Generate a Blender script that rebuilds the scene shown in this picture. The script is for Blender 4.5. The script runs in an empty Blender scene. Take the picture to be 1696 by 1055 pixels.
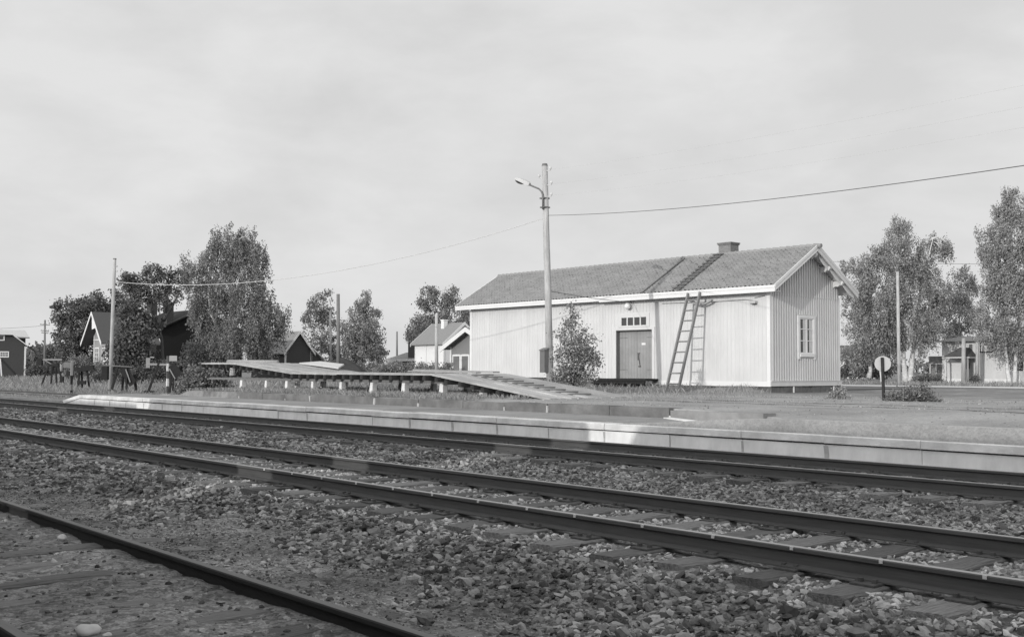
import bpy, math, random
import numpy as np
from mathutils import Vector, Matrix, Quaternion

R = math.radians
rng = np.random.default_rng(7)
random.seed(7)
SC = bpy.context.scene
COL = SC.collection

# ------------------------------------------------------------------ camera
F_PX, PW, PH = 1811.1, 1696.0, 1055.0
PIT, YAW, ROL = R(2.764), R(40.18), R(0.19)
CAM = Vector((0, 0, 1.18))
fwdh = Vector((-math.cos(YAW), math.sin(YAW), 0))
rgt = Vector((math.sin(YAW), math.cos(YAW), 0))
UP = Vector((0, 0, 1))
fwd = fwdh * math.cos(PIT) + UP * math.sin(PIT)
dwn = -(UP * math.cos(PIT) - fwdh * math.sin(PIT))
cr, sr = math.cos(ROL), math.sin(ROL)
img_r = rgt * cr - dwn * sr
img_d = rgt * sr + dwn * cr
cam_data = bpy.data.cameras.new('camera')
cam_data.sensor_width = 36.0
cam_data.lens = F_PX / PW * 36.0
cam_data.clip_start = 0.1
cam_data.clip_end = 5000
cam = bpy.data.objects.new('camera', cam_data)
COL.objects.link(cam)
M3 = Matrix((img_r, -img_d, -fwd)).transposed()
cam.matrix_world = Matrix.Translation(CAM) @ M3.to_4x4()
SC.camera = cam

# ------------------------------------------------------------------ sky and sun
SUN_AZ, SUN_EL = R(13.0), R(13.2)
SUN = Vector((math.sin(SUN_AZ) * math.cos(SUN_EL), -math.cos(SUN_AZ) * math.cos(SUN_EL), math.sin(SUN_EL)))
world = bpy.data.worlds.new('World')
SC.world = world
world.use_nodes = True
wn, wl = world.node_tree.nodes, world.node_tree.links
wn.clear()
w_out = wn.new('ShaderNodeOutputWorld')
w_bg = wn.new('ShaderNodeBackground')
w_bg.inputs['Strength'].default_value = 0.135
sky = wn.new('ShaderNodeTexSky')
sky.sky_type = 'NISHITA'
sky.sun_disc = False
sky.sun_elevation = SUN_EL
sky.sun_rotation = math.pi - SUN_AZ
sky.air_density = 1.0
sky.dust_density = 2.0
sky.ozone_density = 1.0
bw = wn.new('ShaderNodeRGBToBW')
wl.new(sky.outputs[0], bw.inputs[0])
tc = wn.new('ShaderNodeTexCoord')
mp = wn.new('ShaderNodeMapping')
mp.inputs['Scale'].default_value = (1.5, 1.5, 3.6)
mp.inputs['Rotation'].default_value = (0.10, 0.04, 0.5)
wl.new(tc.outputs['Generated'], mp.inputs[0])
nz = wn.new('ShaderNodeTexNoise')
nz.inputs['Scale'].default_value = 3.4
nz.inputs['Detail'].default_value = 7
nz.inputs['Roughness'].default_value = 0.55
nz.inputs['Distortion'].default_value = 0.15
wl.new(mp.outputs[0], nz.inputs['Vector'])
mr = wn.new('ShaderNodeMapRange')
mr.inputs['From Min'].default_value = 0.36
mr.inputs['From Max'].default_value = 0.66
mr.inputs['To Min'].default_value = 6.75
mr.inputs['To Max'].default_value = 7.95
wl.new(nz.outputs[0], mr.inputs[0])
# thin cloud glows towards the low sun
dotn = wn.new('ShaderNodeVectorMath')
dotn.operation = 'DOT_PRODUCT'
wl.new(tc.outputs['Generated'], dotn.inputs[0])
dotn.inputs[1].default_value = tuple(SUN)
glow = wn.new('ShaderNodeMapRange')
glow.interpolation_type = 'SMOOTHSTEP'
glow.inputs['From Min'].default_value = -0.25
glow.inputs['From Max'].default_value = 1.0
glow.inputs['To Min'].default_value = 1.0
glow.inputs['To Max'].default_value = 2.1
wl.new(dotn.outputs['Value'], glow.inputs[0])
gm_ = wn.new('ShaderNodeMath')
gm_.operation = 'MULTIPLY'
wl.new(mr.outputs[0], gm_.inputs[0])
wl.new(glow.outputs[0], gm_.inputs[1])
mixn = wn.new('ShaderNodeMix')
mixn.data_type = 'FLOAT'
mixn.inputs[0].default_value = 0.86
wl.new(bw.outputs[0], mixn.inputs[2])
wl.new(gm_.outputs[0], mixn.inputs[3])
wl.new(mixn.outputs[0], w_bg.inputs['Color'])
wl.new(w_bg.outputs[0], w_out.inputs[0])

sun_l = bpy.data.lights.new('sun', 'SUN')
sun_l.energy = 2.9
sun_l.angle = R(0.5)
sun_l.color = (1.0, 0.985, 0.96)
sun_o = bpy.data.objects.new('sun', sun_l)
sun_o.rotation_euler = SUN.to_track_quat('Z', 'Y').to_euler()
sun_o.location = SUN * 100
COL.objects.link(sun_o)
SC.view_settings.view_transform = 'Standard'
SC.view_settings.look = 'None'
SC.view_settings.exposure = -0.34
SC.view_settings.gamma = 1.0


# ------------------------------------------------------------------ helpers: placing
def ray(px, py):
    x, y = (px - PW / 2) / F_PX, (py - PH / 2) / F_PX
    return fwd + img_r * x + img_d * y

def at(px, py, depth):
    """world point at a distance in metres in front of the camera"""
    return CAM + ray(px, py) * depth

def at_y(px, py, y):
    d = ray(px, py)
    return CAM + d * (y / d.y)

def at_z(px, py, z):
    d = ray(px, py)
    return CAM + d * ((z - CAM.z) / d.z)


# ------------------------------------------------------------------ helpers: materials
MATS = {}
def mat(name, base, var=0.18, scale=6.0, stretch=(1, 1, 1), rough=0.85, bump=0.0, bscale=None, spec=0.25, per_island=0.0, metal=0.0, detail=6, stain=0.0, stain_scale=0.7, per_object=0.0, translucent=0.0, skew=0.0):
    if name in MATS:
        return MATS[name]
    m = bpy.data.materials.new(name)
    m.use_nodes = True
    n, l = m.node_tree.nodes, m.node_tree.links
    b = n['Principled BSDF']
    b.inputs['Roughness'].default_value = rough
    b.inputs['Specular IOR Level'].default_value = spec
    b.inputs['Metallic'].default_value = metal
    t = n.new('ShaderNodeTexCoord')
    mpn = n.new('ShaderNodeMapping')
    mpn.inputs['Scale'].default_value = stretch
    l.new(t.outputs['Object'], mpn.inputs[0])
    no = n.new('ShaderNodeTexNoise')
    no.inputs['Scale'].default_value = scale
    no.inputs['Detail'].default_value = detail
    no.inputs['Roughness'].default_value = 0.65
    l.new(mpn.outputs[0], no.inputs['Vector'])
    rg = n.new('ShaderNodeMapRange')
    rg.inputs['From Min'].default_value = 0.28
    rg.inputs['From Max'].default_value = 0.72
    rg.inputs['To Min'].default_value = base * (1 - var)
    rg.inputs['To Max'].default_value = base * (1 + var)
    l.new(no.outputs[0], rg.inputs[0])
    val = rg.outputs[0]
    def mul(a, bsock):
        q = n.new('ShaderNodeMath')
        q.operation = 'MULTIPLY'
        l.new(a, q.inputs[0])
        l.new(bsock, q.inputs[1])
        return q.outputs[0]
    if stain:
        n2 = n.new('ShaderNodeTexNoise')
        n2.inputs['Scale'].default_value = stain_scale
        n2.inputs['Detail'].default_value = 4
        l.new(t.outputs['Object'], n2.inputs['Vector'])
        r2 = n.new('ShaderNodeMapRange')
        r2.inputs['From Min'].default_value = 0.3
        r2.inputs['From Max'].default_value = 0.7
        r2.inputs['To Min'].default_value = 1 - stain
        r2.inputs['To Max'].default_value = 1 + stain
        l.new(n2.outputs[0], r2.inputs[0])
        val = mul(val, r2.outputs[0])
    if per_island:
        g = n.new('ShaderNodeNewGeometry')
        r3 = n.new('ShaderNodeMapRange')
        r3.inputs['To Min'].default_value = 1 - per_island
        r3.inputs['To Max'].default_value = 1 + per_island
        if skew:
            pw = n.new('ShaderNodeMath')
            pw.operation = 'POWER'
            pw.inputs[1].default_value = skew
            l.new(g.outputs['Random Per Island'], pw.inputs[0])
            l.new(pw.outputs[0], r3.inputs[0])
        else:
            l.new(g.outputs['Random Per Island'], r3.inputs[0])
        val = mul(val, r3.outputs[0])
    if per_object:
        g = n.new('ShaderNodeObjectInfo')
        r3 = n.new('ShaderNodeMapRange')
        r3.inputs['To Min'].default_value = 1 - per_object
        r3.inputs['To Max'].default_value = 1 + per_object
        l.new(g.outputs['Random'], r3.inputs[0])
        val = mul(val, r3.outputs[0])
    l.new(val, b.inputs['Base Color'])
    if bump:
        bn = n.new('ShaderNodeTexNoise')
        bn.inputs['Scale'].default_value = bscale or scale * 3
        bn.inputs['Detail'].default_value = 6
        l.new(mpn.outputs[0], bn.inputs['Vector'])
        bp = n.new('ShaderNodeBump')
        bp.inputs['Strength'].default_value = min(1.0, bump)
        bp.inputs['Distance'].default_value = 0.02
        l.new(bn.outputs[0], bp.inputs['Height'])
        l.new(bp.outputs[0], b.inputs['Normal'])
    if translucent:
        tr = n.new('ShaderNodeBsdfTranslucent')
        l.new(val, tr.inputs['Color'])
        mx = n.new('ShaderNodeMixShader')
        mx.inputs[0].default_value = translucent
        l.new(b.outputs[0], mx.inputs[1])
        l.new(tr.outputs[0], mx.inputs[2])
        l.new(mx.outputs[0], n['Material Output'].inputs[0])
    MATS[name] = m
    return m

WHITE = mat('white_painted_boards', 0.565, 0.05, 3.0, (1, 1, 0.3), 0.75, 0.15, 30, stain=0.05)
WHITE_TRIM = mat('white_trim_paint', 0.65, 0.04, 4.0, rough=0.7, stain=0.04)
TILE = mat('clay_roof_tiles', 0.25, 0.14, 9.0, (1, .3, .3), rough=0.9, per_island=0.04, stain=0.10, stain_scale=0.9)
GREY_DOOR = mat('grey_door_paint', 0.27, 0.06, 5.0, rough=0.6, stain=0.12, stain_scale=1.4)
DARK = mat('dark_timber', 0.035, 0.3, 8.0, rough=0.9)
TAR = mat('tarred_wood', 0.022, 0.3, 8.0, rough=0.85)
OLDWOOD = mat('weathered_timber', 0.30, 0.28, 5.0, (1, 12, 12), 0.9, 0.3, 20)
LADDER = mat('grey_ladder_wood', 0.20, 0.25, 8.0, (4, 4, 0.5), 0.9)
POLEW = mat('pale_pole_wood', 0.39, 0.30, 3.0, (6, 6, 0.6), 0.9, 0.3, 12, stain=0.15, stain_scale=1.2)
POLED = mat('brown_pole_wood', 0.17, 0.2, 3.0, (6, 6, 0.6), 0.9)
DECK = mat('weathered_deck_planks', 0.35, 0.28, 2.5, (0.6, 12, 1), 0.9, 0.3, 14, per_island=.16, stain=0.15, stain_scale=0.8)
CONC = mat('pale_concrete', 0.69, 0.10, 5.0, (1, 1, .35), rough=0.9, bump=0.25, bscale=30, stain=0.13, stain_scale=2.2)
COPE = mat('weathered_coping_concrete', 0.58, 0.16, 4.0, rough=0.9, bump=0.35, bscale=30, stain=0.16, stain_scale=1.7)
DAMP = mat('damp_stain', 0.36, 0.25, 9.0, rough=0.9)
CONCD = mat('grey_granite_block', 0.16, 0.26, 3.0, rough=0.95, bump=0.6, bscale=25, stain=0.22, stain_scale=1.3)
STEEL = mat('rusty_rail_steel', 0.072, 0.25, 12.0, (0.2, 3, 3), 0.7, 0.1, 40, spec=0.3)
STEELD = mat('dark_siding_steel', 0.022, 0.25, 12.0, (0.2, 3, 3), 0.7, 0.1, 40, spec=0.2)
HEAD = mat('worn_rail_head', 0.36, 0.15, 6.0, (0.3, 6, 6), 0.45, spec=0.5, metal=0.5)
HEADD = mat('dull_rail_head', 0.13, 0.15, 6.0, (0.3, 6, 6), 0.75, spec=0.3)
SLEEPER = mat('weathered_sleeper_wood', 0.15, 0.5, 6.0, (12, .8, 6), 0.9, 0.8, 12, per_object=0.4)
PLATE = mat('rusted_plate_steel', 0.075, 0.3, 20.0, rough=0.8)
STONE = mat('ballast_stone', 0.195, 0.25, 25.0, rough=0.95, per_island=0.74, spec=0.15, skew=1.4, stain=.34, stain_scale=1.1)
STONEF = mat('fresh_ballast_stone', 0.33, 0.2, 25.0, rough=0.95, per_island=0.6, spec=0.15, skew=1.2)
STONEP = mat('pale_round_stone', 0.45, 0.1, 12.0, rough=0.9)
BARK = mat('birch_bark', 0.55, 0.35, 4.0, (1, 1, 2.5), 0.9)
BARKD = mat('dark_bark', 0.07, 0.3, 6.0, (2, 2, 0.6), 0.95)
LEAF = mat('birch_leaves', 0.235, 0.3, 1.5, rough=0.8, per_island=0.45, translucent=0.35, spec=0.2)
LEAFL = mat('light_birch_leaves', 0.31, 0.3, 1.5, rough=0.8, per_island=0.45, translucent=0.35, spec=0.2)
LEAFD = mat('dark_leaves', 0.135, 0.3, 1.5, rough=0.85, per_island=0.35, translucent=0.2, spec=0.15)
LEAFY = mat('young_tree_leaves', 0.29, 0.4, 3.0, rough=0.6, per_island=0.5, translucent=0.25, spec=0.4)
GRASS = mat('dry_meadow_grass', 0.28, 0.3, 0.8, rough=0.9, per_island=0.4, translucent=0.25, spec=0.1)
REDW = mat('dark_red_boards', 0.060, 0.12, 4.0, (8, 8, 0.5), 0.9)
MIDW = mat('ochre_boards', 0.27, 0.1, 3.0, (6, 6, 0.5), 0.9)
BRICK = mat('old_chimney_brick', 0.21, 0.25, 14.0, (1, 1, 2.5), 0.95, stain=0.15, stain_scale=3)
BRICKD = mat('sooty_brick', 0.06, 0.25, 10.0, rough=0.95)
ROOFG = mat('grey_sheet_roof', 0.22, 0.12, 3.0, (1, 8, 1), 0.8)
ROOFL = mat('pale_sheet_roof', 0.50, 0.08, 3.0, (1, 8, 1), 0.7)
ROOFD = mat('dark_roof_tiles', 0.09, 0.2, 6.0, (1, 6, 6), 0.9)
GLASS = mat('dark_window_glass', 0.03, 0.2, 2.0, rough=0.12, spec=0.6)
GLASSP = mat('pale_window_glass', 0.10, 0.3, 1.2, rough=0.1, spec=0.6)
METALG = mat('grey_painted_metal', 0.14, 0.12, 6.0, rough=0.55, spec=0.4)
METALP = mat('pale_painted_metal', 0.46, 0.06, 6.0, rough=0.6, spec=0.4)
GLOBE = mat('opal_glass', 0.75, 0.03, 3.0, rough=0.25, spec=0.5)
PORC = mat('insulator_porcelain', 0.55, 0.1, 5.0, rough=0.3)
CABLE = mat('cable_rubber', 0.12, 0.1, 5.0, rough=0.7)
CABLEP = mat('bright_cable', 0.50, 0.1, 5.0, rough=0.6)
COACH = mat('coach_paint', 0.10, 0.1, 2.0, rough=0.5)
HEAP = mat('peat_heap', 0.05, 0.25, 3.0, rough=0.95, bump=0.5)


# ------------------------------------------------------------------ helpers: meshes
class MB:
    def __init__(self):
        self.v, self.f = [], []
    def add(self, vs, fs):
        o = len(self.v)
        self.v += [tuple(p) for p in vs]
        self.f += [tuple(i + o for i in q) for q in fs]
        return self
    def box(self, x0, x1, y0, y1, z0, z1, jit=0.0):
        vs = [(x, y, z) for z in (z0, z1) for x, y in ((x0, y0), (x1, y0), (x1, y1), (x0, y1))]
        if jit:
            vs = [(a + random.uniform(-jit, jit), b + random.uniform(-jit, jit), c + random.uniform(-jit, jit)) for a, b, c in vs]
        return self.add(vs, [(3, 2, 1, 0), (4, 5, 6, 7), (0, 1, 5, 4), (1, 2, 6, 5), (2, 3, 7, 6), (3, 0, 4, 7)])
    def bar(self, p, q, w, h, up=UP):
        """rectangular bar from p to q, w sideways, h along up"""
        p, q = Vector(p), Vector(q)
        d = (q - p).normalized()
        s = d.cross(Vector(up))
        if s.length < 1e-4:
            s = d.cross(Vector((1, 0, 0)))
        s.normalize()
        u = s.cross(d).normalized()
        vs = []
        for c in (p, q):
            for a, b in ((-1, -1), (1, -1), (1, 1), (-1, 1)):
                vs.append(c + s * (a * w / 2) + u * (b * h / 2))
        return self.add(vs, [(0, 1, 2, 3), (7, 6, 5, 4), (0, 4, 5, 1), (1, 5, 6, 2), (2, 6, 7, 3), (3, 7, 4, 0)])
    def tube(self, pts, radii, n=8, cap=True):
        pts = [Vector(p) for p in pts]
        if not hasattr(radii, '__len__'):
            radii = [radii] * len(pts)
        o = len(self.v)
        ref = None
        for i, p in enumerate(pts):
            a = pts[max(0, i - 1)]
            b = pts[min(len(pts) - 1, i + 1)]
            d = (b - a).normalized()
            if ref is None:
                ref = d.cross(UP)
                if ref.length < 1e-3:
                    ref = d.cross(Vector((1, 0, 0)))
                ref.normalize()
            s = (ref - d * ref.dot(d)).normalized()
            ref = s
            u = d.cross(s)
            for k in range(n):
                t = 2 * math.pi * k / n
                self.v.append(tuple(p + (s * math.cos(t) + u * math.sin(t)) * radii[i]))
        for i in range(len(pts) - 1):
            for k in range(n):
                a, b = o + i * n + k, o + i * n + (k + 1) % n
                self.f.append((a, b, b + n, a + n))
        if cap:
            self.f.append(tuple(o + k for k in reversed(range(n))))
            e = o + (len(pts) - 1) * n
            self.f.append(tuple(e + k for k in range(n)))
        return self
    def prism(self, poly, axis, a, b):
        """2D polygon extruded along an axis ('x','y','z') from a to b; poly holds the two other coordinates in xyz order"""
        def mk(p, t):
            return {'x': (t, p[0], p[1]), 'y': (p[0], t, p[1]), 'z': (p[0], p[1], t)}[axis]
        n = len(poly)
        vs = [mk(p, a) for p in poly] + [mk(p, b) for p in poly]
        fs = [tuple(range(n)), tuple(reversed(range(n, 2 * n)))]
        for i in range(n):
            j = (i + 1) % n
            fs.append((j, i, i + n, j + n))
        return self.add(vs, fs)
    def sphere(self, c, r, n=12, m=8, sx=1, sy=1, sz=1):
        o = len(self.v)
        c = Vector(c)
        for i in range(m + 1):
            a = math.pi * i / m
            for k in range(n):
                t = 2 * math.pi * k / n
                self.v.append((c.x + r * sx * math.sin(a) * math.cos(t), c.y + r * sy * math.sin(a) * math.sin(t), c.z + r * sz * math.cos(a)))
        for i in range(m):
            for k in range(n):
                p, q = o + i * n + k, o + i * n + (k + 1) % n
                self.f.append((p, p + n, q + n, q))
        return self
    def build(self, name, material, parent=None, smooth=False, loc=None, fix=True):
        me = bpy.data.meshes.new(name)
        me.from_pydata(self.v, [], self.f)
        if fix:
            import bmesh
            b = bmesh.new()
            b.from_mesh(me)
            bmesh.ops.recalc_face_normals(b, faces=b.faces)
            b.to_mesh(me)
            b.free()
        if smooth:
            me.polygons.foreach_set('use_smooth', [True] * len(me.polygons))
        me.materials.append(material)
        o = bpy.data.objects.new(name, me)
        COL.objects.link(o)
        if parent is not None:
            o.parent = parent
        if loc is not None:
            o.location = loc
        return o

def big_mesh(name, verts, faces_flat, nside, material, parent=None, smooth=False):
    """numpy arrays straight into a mesh; every face has nside corners"""
    me = bpy.data.meshes.new(name)
    nf = len(faces_flat) // nside
    me.vertices.add(len(verts))
    me.vertices.foreach_set('co', np.asarray(verts, np.float32).ravel())
    me.loops.add(nf * nside)
    me.loops.foreach_set('vertex_index', np.asarray(faces_flat, np.int32))
    me.polygons.add(nf)
    me.polygons.foreach_set('loop_start', np.arange(0, nf * nside, nside, dtype=np.int32))
    me.polygons.foreach_set('loop_total', np.full(nf, nside, np.int32))
    me.polygons.foreach_set('use_smooth', np.full(nf, smooth, bool))
    me.update(calc_edges=True)
    me.validate()
    me.materials.append(material)
    o = bpy.data.objects.new(name, me)
    COL.objects.link(o)
    if parent is not None:
        o.parent = parent
    return o

def tag(o, label=None, cat=None, group=None, kind=None):
    if label: o['label'] = label
    if cat: o['category'] = cat
    if group: o['group'] = group
    if kind: o['kind'] = kind
    return o

def thing(name, label, cat, loc=(0, 0, 0), rotz=0.0, group=None):
    o = bpy.data.objects.new(name, None)
    o.empty_display_size = 0.2
    COL.objects.link(o)
    o.location = loc
    o.rotation_euler = (0, 0, rotz)
    return tag(o, label, cat, group)

def struct(o):
    o['kind'] = 'structure'
    return o

def copy_part(src, parent, loc, rotz=0.0):
    c = src.copy()
    COL.objects.link(c)
    c.parent = parent
    c.location = loc
    c.rotation_euler = (0, 0, rotz)
    return c


# ------------------------------------------------------------------ ground
T1Y, T2Y, T3Y = 2.53, 7.10, 12.25
PLAT_Y, PLAT_Z = 14.2, 0.24
WALL_Y = 16.55

def smooth01(t):
    t = np.clip(t, 0, 1)
    return t * t * (3 - 2 * t)

class VNoise:
    def __init__(self, seed):
        self.g = np.random.default_rng(seed).random((256, 256))
    def __call__(self, x, y):
        xi, yi = np.floor(x).astype(int), np.floor(y).astype(int)
        fx, fy = x - xi, y - yi
        fx, fy = fx * fx * (3 - 2 * fx), fy * fy * (3 - 2 * fy)
        g = self.g
        a, b = g[xi & 255, yi & 255], g[(xi + 1) & 255, yi & 255]
        c, d = g[xi & 255, (yi + 1) & 255], g[(xi + 1) & 255, (yi + 1) & 255]
        return (a * (1 - fx) + b * fx) * (1 - fy) + (c * (1 - fx) + d * fx) * fy - 0.5
N1, N2, N3 = VNoise(1), VNoise(2), VNoise(3)

PROF_Y = [-60, -8, -4.2, -1.0, 0.6, 1.5, 3.6, 4.2, 4.7, 5.2, 5.6, 5.9, 8.2, 8.7, 9.6, 10.6, 11.2, 13.5, 14.3]
PROF_Z = [-.5, -.4, -.25, -.33, -.32, -.275, -.275, -.31, -.295, -.255, -.212, -.180, -.180, -.18, -.25, -.23, -.175, -.18, -.30]
def ground_z(x, y):
    x, y = np.asarray(x, float), np.asarray(y, float)
    near = np.interp(y, PROF_Y, PROF_Z)
    # beyond the platform: station yard high on the right, low on the left
    side = smooth01((x + 40.5) / 3.0)                 # 0 left (siding level), 1 right (yard level)
    side = np.where(y > 24, np.maximum(side, smooth01((y - 24) / 10)), side)
    yard = 0.45 - 0.14 * smooth01((y - 24) / 12)
    low = -0.06 + 0.0 * y
    yard = yard + .20 * np.exp(-((y - 37.0) / 1.3) ** 2) * (1 - smooth01((x + 28.6) / 1.2)) * smooth01((x + 38) / 2)
    far = low * (1 - side) + yard * side
    # the yard slopes down to the front platform where the retaining wall has run out
    ramp = smooth01((x + 15.2) / 5.2)
    t = np.clip((y - 15.2) / 4.2, 0, 1)
    sl = 0.215 + (0.45 - 0.215) * smooth01(t)
    far = np.where((y > 14.9) & (y < 24), far * (1 - ramp) + np.minimum(far, sl) * ramp, far)
    far = far + 0.5 * smooth01((y - 110) / 60)
    under = -0.05 + (0.235 - 0.03 + 0.05) * smooth01((x + 43.6) / 1.2)
    behind = np.where(y > WALL_Y + .1, far, np.where(x > -15.2, np.where(ramp > 0, far * ramp + under * (1 - ramp), under), under))
    z = np.where(y < 14.3, near, behind)
    # roughness
    amp = np.where(y < 14.0, 0.05, np.where(y < 16.8, 0.0, 0.02))
    amp = np.where((y > 5.85) & (y < 8.35), 0.016, amp)
    z = z + amp * (N1(x * 2.3, y * 2.3) * 0.9 + N2(x * 7, y * 7) * 0.5)
    amp2 = np.where((y > 4.0) & (y < 5.6), 1.0, np.where((y > 8.6) & (y < 10.9), .8, np.where(y < 14, .35, 0.0)))
    z = z + amp2 * 0.035 * N3(x * 14, y * 14)
    return z

def lin(a, b, s):
    return np.arange(a, b, s)
gx = np.concatenate([[-2500, -1500, -900, -600, -420], lin(-320, -130, 12), lin(-130, -46.4, 1.0), lin(-46.4, -26, 0.25), lin(-26, -14, .12), lin(-14, -1.5, .07), lin(-1.5, 8, .6), lin(8, 60, 6), [80, 150, 400, 1500]])
gy = np.concatenate([[-600, -200, -60, -20, -8, -4, -1.5], lin(-.5, 1.2, .3), lin(1.2, 11, .075), lin(11, 14.2, .15), [14.22, 14.32, 14.6, 15.0], lin(15.3, 16.6, .3), [16.64, 16.68], lin(16.8, 26, .3), lin(26, 44, .9), lin(45, 120, 5), lin(125, 400, 25), [500, 800, 1400, 2500]])
GX, GY = np.meshgrid(gx, gy, indexing='ij')
GZ = ground_z(GX, GY)
nx, ny = len(gx), len(gy)
idx = np.arange(nx * ny).reshape(nx, ny)
quads = np.stack([idx[:-1, :-1], idx[1:, :-1], idx[1:, 1:], idx[:-1, 1:]], -1).reshape(-1)

def ground_material():
    m = bpy.data.materials.new('gravel_and_earth')
    m.use_nodes = True
    n, l = m.node_tree.nodes, m.node_tree.links
    b = n['Principled BSDF']
    b.inputs['Roughness'].default_value = 0.95
    b.inputs['Specular IOR Level'].default_value = 0.1
    g = n.new('ShaderNodeNewGeometry')
    sep = n.new('ShaderNodeSeparateXYZ')
    l.new(g.outputs['Position'], sep.inputs[0])
    def noise(sc, det=6, ro=.6, st=None):
        t = n.new('ShaderNodeTexNoise')
        t.inputs['Scale'].default_value = sc
        t.inputs['Detail'].default_value = det
        t.inputs['Roughness'].default_value = ro
        if st:
            mm = n.new('ShaderNodeMapping')
            mm.inputs['Scale'].default_value = st
            l.new(g.outputs['Position'], mm.inputs[0])
            l.new(mm.outputs[0], t.inputs['Vector'])
        else:
            l.new(g.outputs['Position'], t.inputs['Vector'])
        return t.outputs[0]
    def rng_(s, a, b_, c, d):
        r = n.new('ShaderNodeMapRange')
        r.inputs['From Min'].default_value = a
        r.inputs['From Max'].default_value = b_
        r.inputs['To Min'].default_value = c
        r.inputs['To Max'].default_value = d
        l.new(s, r.inputs[0])
        return r.outputs[0]
    def op(o, a, b_=None):
        q = n.new('ShaderNodeMath')
        q.operation = o
        for i, s in enumerate((a, b_)):
            if s is None: continue
            if isinstance(s, (int, float)): q.inputs[i].default_value = s
            else: l.new(s, q.inputs[i])
        return q.outputs[0]
    def mix(f, a, b_):
        q = n.new('ShaderNodeMix')
        q.data_type = 'FLOAT'
        for i, s in ((0, f), (2, a), (3, b_)):
            if isinstance(s, (int, float)): q.inputs[i].default_value = s
            else: l.new(s, q.inputs[i])
        return q.outputs[0]
    Y, X = sep.outputs[1], sep.outputs[0]
    vor = n.new('ShaderNodeTexVoronoi')
    vor.inputs['Scale'].default_value = 26
    l.new(g.outputs['Position'], vor.inputs['Vector'])
    vsep = n.new('ShaderNodeSeparateColor')
    l.new(vor.outputs['Color'], vsep.inputs[0])
    dirt = mix(rng_(noise(1.1, 5), .4, .62, 0, 1), 0.105, 0.20)
    ball = op('MULTIPLY', dirt, rng_(vsep.outputs[0], 0, 1, .55, 1.45))
    ball = op('MULTIPLY', ball, rng_(noise(60, 3), .3, .7, .6, 1.4))
    yard = mix(rng_(noise(.45, 6, .62), .38, .62, 0, 1), 0.25, 0.35)
    yard = op('MULTIPLY', yard, rng_(noise(14, 5, .7), .3, .7, .82, 1.18))
    # two worn wheel ruts with weeds in them
    wob = op('ADD', Y, rng_(noise(.18, 3), .3, .7, -.5, .5))
    for yc, wd in ((20.6, .16), (22.2, .18)):
        d = op('ABSOLUTE', op('SUBTRACT', wob, yc))
        f = op('MULTIPLY', rng_(d, wd * .6, wd * 1.8, 1, 0), rng_(noise(2.2, 4), .35, .6, .15, 1))
        f = op('MULTIPLY', f, rng_(X, -22.5, -19, 0, 1))
        yard = mix(f, yard, .075)
    # grass on the verges, growing stronger away from the yard
    gm = op('MAXIMUM', rng_(X, -24, -30, 0, 1), rng_(Y, 30, 38, 0, .8))
    gm = op('MULTIPLY', gm, rng_(noise(.6, 6, .7), .38, .56, .25, 1))
    grass = mix(rng_(noise(3, 5), .35, .65, 0, 1), .12, .22)
    yard = mix(gm, yard, grass)
    col = mix(rng_(Y, 14.2, 14.35, 0, 1), ball, yard)
    l.new(col, b.inputs['Base Color'])
    bp = n.new('ShaderNodeBump')
    bp.inputs['Strength'].default_value = .5
    bp.inputs['Distance'].default_value = .015
    hh = op('ADD', op('MULTIPLY', vor.outputs['Distance'], -1.2), noise(45, 5, .7))
    l.new(hh, bp.inputs['Height'])
    l.new(bp.outputs[0], b.inputs['Normal'])
    return m
ground = big_mesh('ground', np.stack([GX, GY, GZ], -1).reshape(-1, 3), quads, 4, ground_material(), smooth=True)
struct(ground)


# ------------------------------------------------------------------ railway tracks
RAIL_PROF = [(-.06, 0), (.06, 0), (.06, .010), (.009, .026), (.009, .100), (.030, .108), (.035, .113), (.035, .134), (.029, .140), (-.029, .140), (-.035, .134), (-.035, .113), (-.030, .108), (-.009, .100), (-.009, .026), (-.06, .010)]
def rail_mb(x0, x1, yc):
    return MB().prism([(yc + a, b - .140) for a, b in RAIL_PROF], 'x', x0, x1)
GAUGE = 0.797

def sleeper_mb(L=2.7, w=.24, h=.16):
    m = MB()
    n = 9
    rows = []
    for i in range(n + 1):
        y = -L / 2 + L * i / n
        j = lambda a: random.uniform(-a, a)
        rows.append([(-w / 2 + j(.008), y, -h), (w / 2 + j(.008), y, -h), (w / 2 + j(.012), y + j(.004), -.012 + j(.006)), (w / 2 - .02 + j(.01), y, j(.006)), (-w / 2 + .02 + j(.01), y, j(.006)), (-w / 2 + j(.012), y, -.012 + j(.006))])
    vs = [p for r in rows for p in r]
    fs = []
    for i in range(n):
        for k in range(6):
            a, b = i * 6 + k, i * 6 + (k + 1) % 6
            fs.append((a, b, b + 6, a + 6))
    fs += [tuple(range(6)), tuple(n * 6 + k for k in reversed(range(6)))]
    return m.add(vs, fs)

def plate_mb():
    m = MB().box(-.085, .085, -.16, .16, 0, .012)
    for dx in (-.05, .05):
        for dy in (-.085, .085):
            m.box(dx - .013, dx + .013, dy - .016, dy + .016, .010, .036)
    return m

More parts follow.
